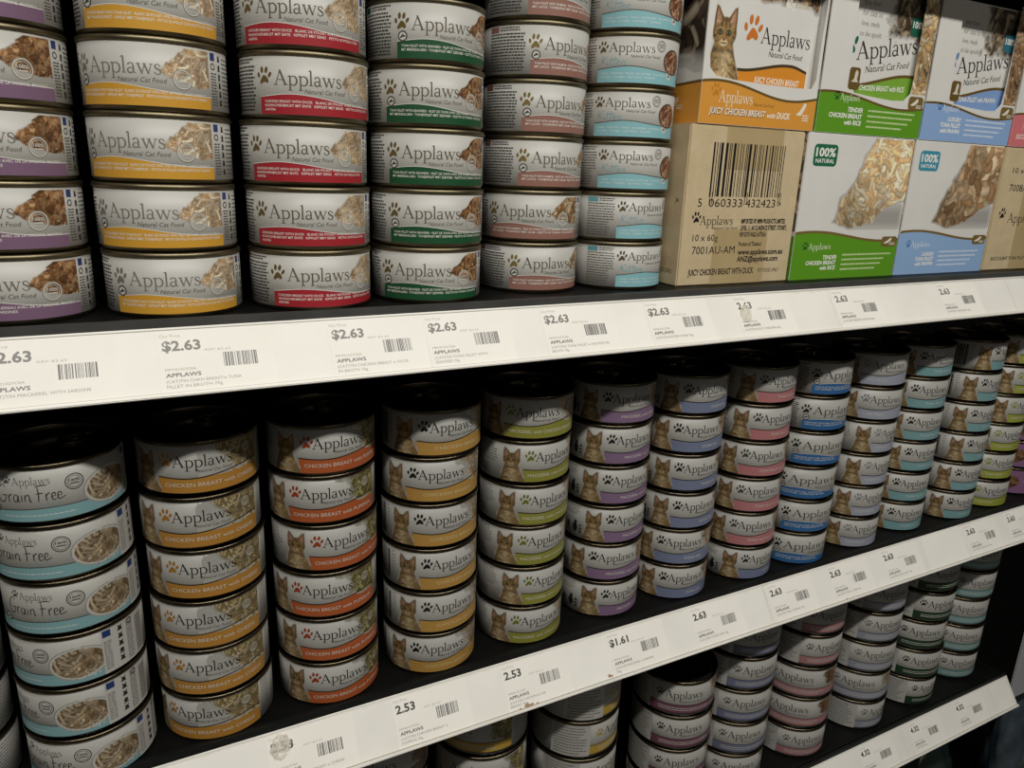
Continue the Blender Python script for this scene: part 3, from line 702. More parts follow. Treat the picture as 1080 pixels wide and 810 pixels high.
VAR = {
 'purple': (label_U('#876482', '#7d786e', TUNAP, 11, '#7d786e', ['MACKEREL WITH SARDINE  MAQUEREAU AVEC DE LA SARDINE  MAKRELE', 'MIT SARDINE   MAKREEL MET SARDINES'], dolphin=False, lump=True), 57.0),
 'yellow': (label_U('#e3a32a', '#837e73', CHICK, 12, '#837e73', ['CHICKEN BREAST WITH TUNA FILLET · BLANC DE POULET AVEC FILET DE THON · HUHNCHENBRUST', 'MIT THUNFISCHFILET · KIPFILET MET TONIJNFILET · PETTO DI POLLO CON FILETTO DI TONNO']), -5.4),
 'red': (label_U('#b8232e', '#655a45', CHICK, 13, '#6e5a2c', ['CHICKEN BREAST WITH DUCK   BLANC DE POULET AVEC DU CANARD', 'HUHNCHENBRUST MIT ENTE   KIPFILET MET EEND   PETTO DI POLLO CON', 'ANATRA'], dolphin=False), -5.4),
 'green': (label_U('#18562f', '#655a45', TUNAP, 14, '#6e5a2c', ['TUNA FILLET WITH SEAWEED · FILET DE THON AVEC DES ALGUES · THUNFISCHFILET', 'MIT MEERESALGEN · TONIJNFILET MET ZEEWIER · FILETTO DI TONNO CON ALGHE']), -5.4),
 'brown': (label_U('#a26e60', '#655a45', FISH, 15, '#86733c', ['TUNA FILLET WITH SALMON · FILET DE THON AVEC DU SAUMON · THUNFISCHFILET', 'MIT LACHS · TONIJNFILET MET ZALM · FILETTO DI TONNO CON SALMONE']), -5.4),
 'kitten': (label_kitten(), -3.6),
 'grain': (label_grain(), 36.0),
 'cheese': (label_M('#d98f24', '#c88426', 'CHICKEN BREAST with CHEESE', CHEESE, 21, wash='b4b2ac', fw=40), -2.6),
 'pumpkin': (label_M('#dc5f20', '#b8441c', 'CHICKEN BREAST with PUMPKIN', PUMP, 22, fw=34), -2.6),
 'chicken': (label_M('#dca03a', '#1d1c1a', 'CHICKEN BREAST', CHICK, 23, 'barcode', tx=4, fw=31, tl=36, tint='#f0dca8'), -2.6),
 'olive': (label_M('#a3a22e', '#7f8426', 'MACKEREL with CHICKEN BREAST', CHICK, 24, fw=31), -2.6),
 'mauve': (label_M('#9a749e', '#2a2722', 'MACKEREL with SARDINE', FISH, 25, 'icon', tx=8, fw=27, tl=38), -2.6),
 'slate': (label_M('#8490b6', '#2a2722', 'OCEAN FISH', FISH, 26, 'icon', tx=17, fw=27, tl=17), -2.6),
 'pink': (label_M('#dc8284', '#55504a', 'TUNA FILLET with PRAWN', FISH, 27, tx=10, fw=26, tl=38), -2.6),
 'blue': (label_U('#3474b8', '#3a3732', FISH, 28, '#2a2722', ['TUNA FILLET WITH CRAB · FILET DE THON', 'AVEC DU CRABE · THUNFISCHFILET MIT KREBS'], sq='#3474b8', ww=44.0), -5.4),
 'lilac': (label_M('#b4bacd', '#9a9aa0', 'TUNA FILLET', hexs('c9b06a', 'a88f48', 'e0d3a4'), 29, fw=18, wash='c2c2c4', tl=20, word='#4a4844'), -2.6),
 'teal': (label_M('#82bcc0', '#2a2722', 'TUNA FILLET', REDP, 30, 'barcode', tx=8, fw=18, tl=22, tint='#e6f0ee'), -2.6),
 'lime': (label_M('#b3ba34', '#a2a640', 'TUNA FILLET', CHICK, 33, fw=16, tl=20), -2.6),
 'plum': (label_purple(), 0.0),
 'Lyellow': (label_L('#dcae2c', '#4a4438', PUMP, 41, '#c9aa3a'), -3.4),
 'Lbrown': (label_L('#8a6a58', '#4a4438', TUNAP, 42), -3.4),
 'Lmaroon': (label_L('#8a4a66', '#3a3530', FISH, 43), -3.4),
 'Lslate': (label_L('#7c84a8', '#3a3530', CHEESE, 44, '#6a6864'), -3.4),
 'Lpink': (label_L('#c88488', '#4a4640', DARKP, 45, '#7a7670'), -3.4),
 'Lgrey': (label_L('#a8acc0', '#4a4640', FISH, 46, '#8a888a'), -3.4),
 'Lgreen': (label_L('#1c4a24', '#2a2824', CHICK, 47, '#1a1a18', '#101a10'), -3.4),
 'Lteal': (label_L('#7cb4b6', '#4a4640', CHEESE, 48, '#6a6864'), -3.4),
}
LABELS = {k: (a.meshes(RL_, LAB0, k=SHELF_DIM[shelf_of(k)]), ref) for k, (a, ref) in VAR.items()}
rndc = random.Random(12)
def make_can(var, x, y, zbase, psi, label, group, scale=1.0, tab=True):
    t = thing('cat_food_can', label, 'can', (x*MM, y*MM, Z0+zbase*MM), (0, 0, psi), group)
    if scale != 1.0: t.scale = (scale, scale, scale)
    obj('can_body', TINS[shelf_of(var)][0], t); obj('top_rim', TINS[shelf_of(var)][1], t)
    ld = obj('lid', ME_LID, t)
    if tab: obj('pull_tab', ME_TAB, ld)
    lb = obj('label', ME_LABEL[shelf_of(var)], t)
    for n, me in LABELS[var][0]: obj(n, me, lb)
    return t
ORD = ['bottom', 'second', 'third', 'fourth', 'fifth', 'sixth']
def stack(vars_, x, y, zs, turns, desc, where, scale=1.0):
    """turns: how far each tin of the stack is turned, in degrees, from the top down"""
    n = len(turns)
    for i, dg in enumerate(turns):
        k = n-1-i; var = vars_[i] if isinstance(vars_, list) else vars_
        d = desc[i] if isinstance(desc, list) else desc
        which = 'topmost' if i == 0 else ('bottom' if k == 0 else ORD[k]+' up')
        j = 0.0 if k == 0 else 0.7
        make_can(var, x+rndc.uniform(-j, j), y+rndc.uniform(-j, j), zs+k*H0*scale, math.radians(dg),
                 '%s, %s in its stack, %s' % (d, which, where), 'cans on the '+where, scale, tab=(i == 0))
US = 'upper shelf'; MS = 'middle shelf'; LS = 'lower shelf'
# upper shelf, left to right
stack('purple', -43.2, 37.6, 0, [-46.6, -46.0, -40.4, -48.8, -46.0], 'white can with purple band', US)
stack('yellow', 27.3, 33.2, 0, [-46.9, -58.7, -60.4, -54.6, -42.6], 'white can with golden yellow band', US)
stack('red', 98.4, 31.5, 0, [-53.3, -40.0, -50.8, -50.8, -35.3], 'white can with red band', US)
stack('green', 168.7, 33.0, 0, [-35.1, -48.2, -46.9, -46.3, -54.7], 'white can with dark green band', US)
stack('brown', 248.0, 48.7, 0, [-24.7, -20.6, -27.7, -29.2, -64.5, -35.0], 'white can with dusty brown band', US)
stack('kitten', 315.6, 43.6, 0, [-57.0, -57.6, -58.1, -49.9, -21.5, -19.5], 'white kitten food can with pale aqua band', US)
# middle shelf
ZM = SHELVES['middle'][0]
stack('grain', -108.5, 45.0, ZM, [149, 149, 149, 149, 149, 149], 'white and aqua can, text side outward', MS)
stack('grain', -38.5, 38.0, ZM, [-44.9, -62.1, -57.6, -94.0, -95.7, -70.5], 'white grain free can with aqua band', MS)
stack('cheese', 31.9, 43.2, ZM, [-30.6, -34.3, -34.9, -42.5, -36.4, -51.9], 'cat portrait can, orange cheese band', MS)
stack('pumpkin', 103.4, 44.3, ZM, [-23.9, -37.5, -17.7, -40.7, -32.1, -25.0], 'cat portrait can, red orange pumpkin band', MS)
stack('chicken', 176.5, 44.3, ZM, [-25.0, -35.7, -27.5, -20.0, -20.7, -33.1], 'cat portrait can, amber chicken band', MS)
stack('olive', 251.2, 46.1, ZM, [-44.1, -16.1, -21.5, -21.5, -12.7, -26.9], 'cat portrait can, olive green band', MS)
stack('mauve', 327.0, 50.0, ZM, [-35.2, -25.3, -27.5, -18.6, -38.7, -17.8], 'cat portrait can, mauve purple band', MS)
stack('slate', 396.6, 46.0, ZM, [-32.0, -40.0, -33.1, -30.9, -48.4, -39.8], 'cat portrait can, slate blue band', MS)
stack(['pink']*5+['slate'], 472.5, 45.3, ZM, [-28.5, -30.6, -42.4, -41.6, -44.8, -21.6],
      ['cat portrait can, coral pink band']*5+['odd slate blue can under pink cans'], MS)
stack('blue', 539.5, 43.5, ZM, [-34.0, -42.0, -50.2, -60.9, -49.7, -55.1], 'white can with bright blue band', MS)
stack('lilac', 614.2, 44.7, ZM, [-48.5, -44.9, -15.0, -21.0, -26.6, -35.8], 'pale can with lilac grey band', MS)
stack('teal', 689.4, 48.5, ZM, [-38.5, -42.6, -40.2, -34.4, -43.9, -43.4], 'teal banded can with cat half turned away', MS)
stack('teal', 766.0, 43.3, ZM, [-4.4, -18.2, -24.2, -19.7, -29.4, -32.0], 'teal banded can with whole cat facing outward', MS)
stack('lime', 834.0, 46.0, ZM, [-20.6, -19.7, -19.0, -35.6, -39.1, -47.5], 'white can with lime green band', MS)
stack('plum', 903.0, 52.0, ZM, [-38, -44, -36, -40, -38, -41], 'plum purple can with food picture', MS)
# lower shelf: the same tins one size larger
SC = 1.14; ZL = SHELVES['lower'][0]
stack('Lbrown', 140, 56, ZL, [-54, -50, -56, -54, -50], 'large can with brown band', LS, SC)
stack('Lyellow', 226, 54, ZL, [-92, -66, -60, -66, -60], 'large can with food picture beside yellow band', LS, SC)
stack('Lyellow', 316, 52, ZL, [22, 7, -5, -5, -10], 'large can with yellow band and yellow paw', LS, SC)
stack('Lmaroon', 428, 54, ZL, [-53.9, -48.8, -46.8, -43.4], 'large can with maroon band', LS, SC)
stack('Lslate', 506, 54.9, ZL, [-34.3, -37.4, -45.3, -46.4, -50.1], 'large can with slate blue band', LS, SC)
stack('Lpink', 594, 52, ZL, [-35.6, -32.1, -79.1, -79.1, -44.2], 'large can with dusty pink band', LS, SC)
stack('Lgrey', 689, 52, ZL, [-40.0, -40.4, -46.0, -71.0, -19.1], 'large can with lilac grey band', LS, SC)
stack('Lgreen', 779, 52.3, ZL, [-39.7, -40.1, -58.0, -47.6, -23.1], 'large can with blackish green band', LS, SC)
stack('Lteal', 872, 60, ZL, [-53.0, -47.4, -55.3, -56.2, -48.0], 'large can with teal band', LS, SC)

# ------------------------------------------------------------------ cartons and boxes on the upper shelf
YF = 16.0                        # their front plane
DEP = 150.0
M_CARD = noisy('carton_board', '#dedcd6', '#e4e2dc', 30, 0.40, bump=0.05)
M_KRAFT = noisy('kraft_cardboard', '#c6b28c', '#d0bd98', 90, 0.75, bump=0.3, detail=6, bscale=500)
M_TAPE = noisy('brown_packing_tape', '#b49e74', '#bda87e', 40, 0.28)
M_PICM = picture_mat('carton_picture', 0.38)
INK = '#17161a'
def art_on(parent, art, loc=(0, 0, 0), rotz=0.0):
    for n, me in art.meshes(None, 0.0, M_PICM):
        obj(n, me, parent, tuple(c*MM for c in loc), (0, 0, rotz))
def big_food(wmm, hmm, pal, seed, n, L, wd, mask, res=0.6, ang0=0.6, spread=3.14, edge=2.0, dark=0.42, base=None, gain=1.0):
    """mask: function of (u,v) in mm -> signed distance-like value in mm (positive inside)"""
    nx, ny = int(wmm/res)+1, int(hmm/res)+1
    rgb = strands(ny, nx, n, L/res, wd/res, pal, seed, spread, ang0=ang0, dark=dark, base=base)
    rng = np.random.default_rng(seed); V, U = np.meshgrid(np.linspace(0, hmm, ny), np.linspace(0, wmm, nx), indexing='ij')
    N = fbm((ny, nx), 8, rng, 4); rgb *= gain*(0.76+0.46*fbm((ny, nx), 3, rng, 3))[..., None]
    f = mask(U, V)+(N-0.5)*14
    return np.clip(rgb, 0, 1), sst(0, edge, f), U, V
def leaf_badge(a, u, v, wd, ht, col='#7a6434'):
    a.rrect('product_badge', u, u+wd, v, v+ht, min(wd, ht)*0.28, col, 3)
    a.poly('product_badge', [(u+wd*x, v+ht*y) for x, y in smooth_curve([(0.14, 0.35), (0.40, 0.62), (0.58, 0.86), (0.66, 0.72), (0.56, 0.48), (0.34, 0.30), (0.14, 0.35)], 2)[:-1]], '#e6e0d0', 4)
    a.lines('product_badge', u+wd*0.55, u+wd*0.92, v+ht*0.12, v+ht*0.42, 2, ht*0.08, '#e6e0d0', 3, 4)
def logo(a, u, v, cap, width, col, pawcol, name='brand_lettering'):
    a.paw('paw_print', u, v+cap*0.55, cap*1.35, pawcol, 2); a.word(name, u+cap*0.75, v, cap, width, col, 2)
def carton_front(W, H, band, l3, foot, pal, seed, badgecol, ang=0.9, nstr=900, wd=1.9, L=9, spread=3.14):
    a = Art()
    f = lambda u: H*(0.295+0.035*math.cos((u/W-0.16)*4.6))
    a.band('colour_band', 0.2, W-0.2, 0.3, f, band, 1, 3); a.band('colour_band', 0.2, W-0.2, f, lambda u: f(u)+2.0, '#7a6434', 2, 3)
    def mask(U, V):
        # heap of meat leaning out of the upper right corner
        P = [(0.30, 0.10), (0.35, 0.32), (0.46, 0.56), (0.55, 0.84), (0.62, 1.05), (1.1, 1.1), (1.1, 0.42), (0.86, 0.26), (0.70, 0.10), (0.48, 0.03)]
        return (inpoly(U/W, V/(H*0.66), P, 0.06)-0.5)*16
    rgb, al, U, V = big_food(W, H*0.66, pal, seed, nstr, L, wd, mask, ang0=ang, spread=spread, dark=0.60, base=np.mean(pal, 0)*1.75, gain=1.05, edge=5.0)
    rgb *= (0.80+0.28*sst(-0.1, 0.7, V/(H*0.66)-0.25*(1-U/W)))[..., None]; rgb = np.clip(rgb, 0, 1)
    # grey table under the heap
    tb = 0.55*sst(0, 10, U-0.42*W)*sst(0, 8, V-1)*sst(24, 14, V)*sst(W, W-6, U)
    rgb = rgb*al[..., None]+np.array([0.52, 0.50, 0.49])*(1-al[..., None]); al = np.maximum(al, tb)
    a.picture('food_picture', 0.5, W-0.4, H*0.335, H-0.8, rgb, al)
    a.rrect('natural_badge', W*0.065, W*0.275, H*0.785, H*0.93, 3.2, badgecol, 2)
    a.text('natural_badge', '100%', W*0.17, H*0.85, 6.0, '#f2f0e8', 3, bold=0.03, align='C', width=W*0.175); a.text('natural_badge', 'NATURAL', W*0.17, H*0.808, 2.8, '#f2f0e8', 3, bold=0.02, align='C', width=W*0.165)
    leaf_badge(a, W*0.83, H*0.225, W*0.155, H*0.075)
    logo(a, W*0.105, H*0.215, 4.6, W*0.205, foot[0], foot[1])
    for k, (t, b) in enumerate(zip(l3, (0.03, 0.03, 0.03))): a.text('flavour_lettering', t, W*0.41, H*(0.145-0.038*k), 2.9, '#f4f2ea', 2, bold=b, shear=0.12, align='R')
    for k in range(4):
        a.lines('translation_print', W*0.46, W*(0.97-0.05*k), H*(0.165-0.035*k), H*(0.18-0.035*k), 1, 1.3, foot[2], seed+k, 2, ragged=0.1)
    return a
def closed_carton(X0, X1, Z, H, art, label, tint):
    W = X1-X0
    t = thing('cat_food_carton', label, 'carton', (X0*MM, YF*MM, Z0+Z*MM), (0, 0, 0), 'printed cartons on the upper shelf')
    b = obj('carton_body', boxes_mesh('carton_body', [(0, W, 0, DEP, 0, H)], M_CARD, 0.5), t)
    art_on(b, art)
    sd = Art(); sd.band('colour_band', 0.5, DEP-0.5, 0.3, H*0.31, tint, 1, 6)
    rgb, al, U, V = big_food(DEP-2, H*0.62, CHICK, 77, 300, 11, 1.7, lambda U, V: U*0+20); sd.picture('side_picture', 1, DEP-1, H*0.34, H-1, rgb, al)
    art_on(b, Art() if False else sd, (0, DEP, 0), -math.pi/2)
    obj('flap', boxes_mesh('flap', [(1, W-1, 0.6, DEP-1, H-0.2, H+0.35)], M_CARD, 0.15), t)
    return t
def kraft_box(X0, X1, Z, H, label, full=True):
    W = X1-X0
    t = thing('cardboard_box', label, 'box', (X0*MM, YF*MM, Z0+Z*MM), (0, 0, 0), 'brown cardboard boxes on the upper shelf')
    b = obj('box_body', boxes_mesh('box_body', [(0, W, 0, DEP, 0, H)], M_KRAFT, 0.9), t)
    if full:
        obj('packing_tape', boxes_mesh('packing_tape', [(W*0.30, W*0.80, -0.08, 0.2, H*0.74, H-0.4), (W*0.30, W*0.80, 0.3, DEP-1, H-0.1, H+0.08), (W*0.28, W*0.76, -0.08, 0.2, 0.6, H*0.36)], M_TAPE), t)
        a = Art()
        a.barcode('barcode', W*0.20, W*0.84, H*0.57, H*0.90, '#16151a', 17, 2, W*0.64/95)
        for u, v in ((0.17, 0), (0.50, 0)): pass
        for x in (0.205, 0.225, 0.51, 0.53, 0.815, 0.835): a.rect('barcode', W*x, W*x+0.6, H*0.52, H*0.60, '#16151a')
        a.text('barcode_digits', '5', W*0.115, H*0.505, 5.6, INK, width=3.6); a.text('barcode_digits', '060333', W*0.205, H*0.505, 5.6, INK, width=W*0.29)
        a.text('barcode_digits', '432423', W*0.525, H*0.505, 5.6, INK, width=W*0.27); a.text('barcode_digits', '>', W*0.82, H*0.505, 4.6, INK)
        a.paw('paw_print', W*0.115, H*0.435, 7.6, INK); a.word('brand_lettering', W*0.145, H*0.392, 6.0, W*0.285, INK)
        a.text('brand_lettering', 'Natural Cat Food', W*0.26, H*0.362, 2.0, INK, shear=0.2, width=W*0.22)
        a.text('box_lettering', '10 x 60g', W*0.10, H*0.29, 4.4, INK, width=W*0.215); a.text('box_lettering', '7001AU-AM', W*0.105, H*0.205, 5.4, INK, width=W*0.37)
        for k, tx in enumerate(('IMPORTED BY MPM PRODUCTS LIMITED,', 'LEVEL 11, 60 CLARENCE STREET, SYDNEY,', 'NEW SOUTH WALES, AUSTRALIA.')):
            a.text('address_lettering', tx, W*0.505, H*(0.40-0.043*k), 3.2, INK, bold=0.035, width=W*(0.41, 0.43, 0.24)[k])
        a.text('address_lettering', 'Product of Thailand.', W*0.505, H*0.252, 2.9, INK, bold=0.025, width=W*0.21)
        a.text('address_lettering', 'www.applaws.com.au', W*0.505, H*0.195, 3.8, INK, bold=0.03, width=W*0.42); a.text('address_lettering', 'ANZ@applaws.com', W*0.505, H*0.148, 3.8, INK, bold=0.03, width=W*0.38)
        a.text('flavour_lettering', 'JUICY CHICKEN BREAST WITH DUCK', W*0.09, H*0.068, 4.2, INK, bold=0.025, width=W*0.58); a.text('flavour_lettering', 'PET FOOD ONLY', W*0.71, H*0.072, 2.8, INK, width=W*0.20)
        art_on(b, a)
        sd = Art(); sd.text('arrow_mark', '>', DEP-9, H*0.52, 4.6, INK); sd.text('side_lettering', 'PET FOOD ONLY', DEP-5, H*0.08, 3.0, INK, align='R', width=24)
        art_on(b, sd, (0, DEP, 0), -math.pi/2)
    else:
        obj('packing_tape', boxes_mesh('packing_tape', [(W*0.34, W*0.84, -0.08, 0.2, 0.6, H-0.4)], M_TAPE), t)
        a = Art()
        a.text('box_lettering', '10 x 70g', W*0.14, H*0.80, 4.6, INK, width=W*0.30); a.text('box_lettering', '7008AU-AM', W*0.14, H*0.655, 6.0, INK, width=W*0.45)
        a.paw('paw_print', W*0.12, H*0.47, 9.5, INK); a.word('brand_lettering', W*0.20, H*0.40, 8.0, W*0.40, INK)
        a.text('flavour_lettering', 'SUCCULENT TUNA FILLET WITH SALMON', W*0.09, H*0.085, 3.0, INK, bold=0.012, width=W*0.75)
        art_on(b, a)
    obj('flap', boxes_mesh('flap', [(0.8, W*0.5-0.3, 0.8, DEP-1, H-0.3, H+0.05), (W*0.5+0.3, W-0.8, 0.8, DEP-1, H-0.3, H+0.05)], M_KRAFT), t)
    return t
BXH = 110.0
kraft_box(351.2, 460.0, 0, BXH, 'brown cardboard box with large barcode between cans and green carton')
closed_carton(463.0, 585.0, 0, BXH, carton_front(122, BXH, '#5f9a22', ('TENDER', 'CHICKEN BREAST', 'with RICE'), ('#e4efd0', '#1d5a2a', '#cfe0a8'), hexs('f0d8ac', 'e6c492', 'f6e6c6', 'deb682'), 61, '#1e6a4a'),
              'green based carton with shredded chicken picture, standing on the shelf', '#5f9a22')
closed_carton(587.0, 709.5, 0, BXH, carton_front(122.5, BXH, '#93b4dc', ('LUXURY', 'TUNA FILLET', 'with PRAWN'), ('#e8eef6', '#4a78b4', '#dbe6f4'), hexs('d2b28a', 'bf9a70', 'e4caa4', 'aa845c'), 62, '#3f93ac', ang=1.0, nstr=420, wd=3.2, L=8, spread=2.6),
              'light blue based carton with brown fish chunk picture, standing on the shelf', '#93b4dc')
kraft_box(712.0, 832.0, 0, BXH, 'brown cardboard box with paw print next to light blue carton', False)

def tray(X0, X1, Z, H, band, win, wave, label, art_fn, side_fn=None):
    """shelf-ready carton: tall sides, front cut down to a low wall; win = cut-out outline (u,v) from top left to top right"""
    W = X1-X0
    t = thing('cat_food_carton', label, 'carton', (X0*MM, YF*MM, Z0+Z*MM), (0, 0, 0), 'printed cartons on the upper shelf')
    out = [(0, 0), (W, 0), (W, H)]+[(u, v) for u, v in reversed(win)]+[(0, H)]
    n = len(out); th = 0.7
    V = [(u, 0, v) for u, v in out]+[(u, th, v) for u, v in out]
    F = [tuple(range(n)), tuple(range(2*n-1, n-1, -1))]+[(i, i+n, (i+1) % n+n, (i+1) % n) for i in range(n)]
    fp = obj('front_panel', mesh_from('front_panel', np.array(V)*MM, F, [M_CARD]), t)
    sp = obj('side_panel', boxes_mesh('side_panel', [(0, 0.7, 0.7, DEP, 0, H)], M_CARD), t)
    obj('side_panel', boxes_mesh('side_panel', [(W-0.7, W, 0.7, DEP, 0, H)], M_CARD), t)
    obj('back_panel', boxes_mesh('back_panel', [(0.7, W-0.7, DEP-0.7, DEP, 0, H)], M_CARD), t)
    obj('bottom_panel', boxes_mesh('bottom_panel', [(0.7, W-0.7, 0.7, DEP-0.7, 0, 0.7)], M_CARD), t)
    a = Art(); a.band('colour_band', 0.1, W-0.1, 0.2, wave, band, 1, 3); a.band('colour_band', 0.1, W-0.1, wave, lambda u: wave(u)+1.7, '#6b5426', 2, 3)
    art_fn(a, W, H); art_on(fp, a)
    sd = Art(); sd.band('colour_band', 0.3, DEP-0.3, 0.2, lambda u: wave(0)-(DEP-u)*0.05, band, 1, 4); sd.band('colour_band', 0.3, DEP-0.3, lambda u: wave(0)-(DEP-u)*0.05, lambda u: wave(0)-(DEP-u)*0.05+1.7, '#6b5426', 2, 4)
    rgb, al, U, V2 = big_food(DEP-2, H-32, hexs('6d5b49', '8a7a66', '4a3c2e', 'a89a86'), 66, 260, 12, 3, lambda U, V: V-3, edge=14); sd.picture('side_picture', 1, DEP-1, 31, H-1, rgb, al)
    sd.text('weight_lettering', '60g', DEP-22, H-20, 6.5, '#cfc9bd', 3, shear=0.1)
    leaf_badge(sd, DEP-34, 8, 18, 11, band)
    art_on(sp, sd, (0, DEP, 0), -math.pi/2)
    return t
def sleeve(X0, X1, Z, H, art, label, rec=4.0, lean=0.0):
    W = X1-X0
    t = thing('pot_sleeve', label, 'sleeve', (X0*MM, (YF+rec)*MM, Z0+Z*MM), (lean, 0, 0), 'printed sleeves inside the open cartons')
    b = obj('sleeve_body', boxes_mesh('sleeve_body', [(0, W, 0, 60, 0, H)], M_CARD, 0.4), t)
    art_on(b, art); return t
TZ = BXH+0.6; TH = 110.0
# orange tray
def orange_front(a, W, H):
    a.paw('paw_print', 13, 21.5, 8.5, '#c98226', 2); a.word('brand_lettering', 16, 14.5, 7.4, 31, '#f0e6cf'); a.text('brand_lettering', 'Natural Cat Food', 48, 13.6, 2.1, '#7a5a20', shear=0.2, width=20)
    a.text('flavour_lettering', 'JUICY CHICKEN BREAST', 9, 6.4, 3.9, '#5a3c12', 2, bold=0.03, shear=0.12, width=52); a.text('flavour_lettering', 'JUICY CHICKEN BREAST', 8.6, 6.8, 3.9, '#f6f1e4', 3, bold=0.02, shear=0.12, width=52)
    a.text('flavour_lettering', 'with', 62, 6.8, 3.0, '#f6f1e4', 3, bold=0.02, shear=0.12, width=8); a.text('flavour_lettering', 'DUCK', 71.5, 6.8, 3.9, '#f6f1e4', 3, bold=0.03, shear=0.12, width=13)
    a.poly('product_badge', [(90+12*x, 8+12*y) for x, y in smooth_curve([(0.0, 0.2), (0.30, 0.42), (0.62, 0.86), (0.80, 0.80), (0.66, 0.48), (0.40, 0.16), (0.0, 0.2)], 3)[:-1]], '#f0e8d6', 3); a.lines('product_badge', 97, 104, 6, 11, 3, 0.9, '#f0e8d6', 5, 3)
ow = lambda u: 22.5+4.5*math.cos((u-16)/110*5.2)
win_o = [(8.5, 110), (7.0, 80), (5.2, 60), (4.6, 44), (6.0, 35), (12, 30.5), (30, 29), (60, 28.3), (90, 28.2), (103, 28.8), (106.0, 34), (106.6, 60), (108.0, 90), (108.4, 110)]
def thick_win(w): return w
tray(356.5, 465.8, TZ, TH, '#dd9a3e', win_o, ow, 'orange based carton cut open at the front, stacked on the cardboard box', orange_front)
def sleeve_orange():
    a = Art(); W = 106.0
    f = lambda u: 35.0+6.0*sst(36, 82, np.float64(u))-4*sst(84, 106, np.float64(u))
    a.band('colour_band', 33, W-6, 8, f, '#dd8f2c', 1, 3); a.band('colour_band', 33, W-6, f, lambda u: f(u)+2.0, '#4a3a22', 2, 3)
    rgb, al = cat_picture(120, 8); a.picture('cat_picture', 5.5, 35, 27.0, 76.5, rgb, al, layer=3)
    rgb, al, U, V = big_food(72, 22, hexs('7a5c40', 'a88a64', '5c4028', 'c2a47c'), 67, 150, 9, 1.6, lambda U, V: V-6+U*0.05, edge=5); a.picture('food_picture', 33, 105, 76, 98, rgb, al)
    a.rrect('flavour_patch', 78, 95, 88, 98, 3, '#8a5230', 3); a.text('weight_lettering', '60g', 72, 79, 5.6, '#f4f0e4', 3, bold=0.02, width=9); a.lines('weight_lettering', 82, 98, 79, 83, 1, 2.2, '#d8cfba', 4, 3)
    a.paw('paw_print', 44.0, 62, 16, '#d0772a', 3); a.word('brand_lettering', 52, 54.5, 9.8, 48, '#262320', 3); a.text('brand_lettering', 'Natural Cat Food', 61, 46.5, 3.6, '#3a362f', 3, shear=0.22, width=33)
    a.text('flavour_lettering', 'JUICY CHICKEN BREAST', 50, 29.0, 3.8, '#f6f1e4', 3, bold=0.02, shear=0.12, width=44)
    return a
sleeve(358.0, 464.0, TZ+0.8, 107, sleeve_orange(), 'white sleeve with tabby cat portrait and orange paw inside orange carton', 6.0)
# green and blue trays: a broad white strip left, picture strip right, the sleeves inside slanting
def side_strip(pal, badge, txts, foot):
    def fn(a, W, H):
        rgb, al, U, V = big_food(W*0.15, H-34, pal, 68, 130, 9, 2.2, lambda U, V: 8+0*U, edge=3); a.picture('food_picture', W*0.852, W*0.998, 33, H-1, rgb, al)
        leaf_badge(a, W*0.84, 21.5, W*0.15, 10)
        a.rrect('cat_badge', W*0.235, W*0.335, 31.5, 47, 2.5, '#6b5426', 3)
        a.poly('cat_badge', [(W*0.235+12*x, 32+14*y) for x, y in smooth_curve([(0.2, 0.35), (0.45, 0.5), (0.5, 0.8), (0.62, 0.95), (0.8, 0.8), (0.72, 0.5), (0.85, 0.35), (0.2, 0.35)], 2)[:-1]], '#d8d2c2', 4)
        logo(a, W*0.155, H*0.215, 4.6, W*0.18, foot[0], foot[1])
        for k, t in enumerate(txts): a.text('flavour_lettering', t, W*0.41, H*(0.145-0.042*k), 3.1, '#f4f2ea', 2, bold=0.03, shear=0.12, align='R')
        for k in range(4): a.lines('translation_print', W*0.46, W*(0.97-0.05*k), H*(0.155-0.035*k), H*(0.17-0.035*k), 1, 1.3, foot[2], 70+k, 2, ragged=0.1)
    return fn
def gwave(u): return 24.0+4.2*math.cos((u-14)/122*4.9)
win_g = [(27, 110), (27.5, 60), (29, 50), (31.5, 36), (36, 29.5), (55, 28), (80, 26.8), (94, 27.5), (101, 33), (102.5, 44), (103.5, 80), (104, 110)]
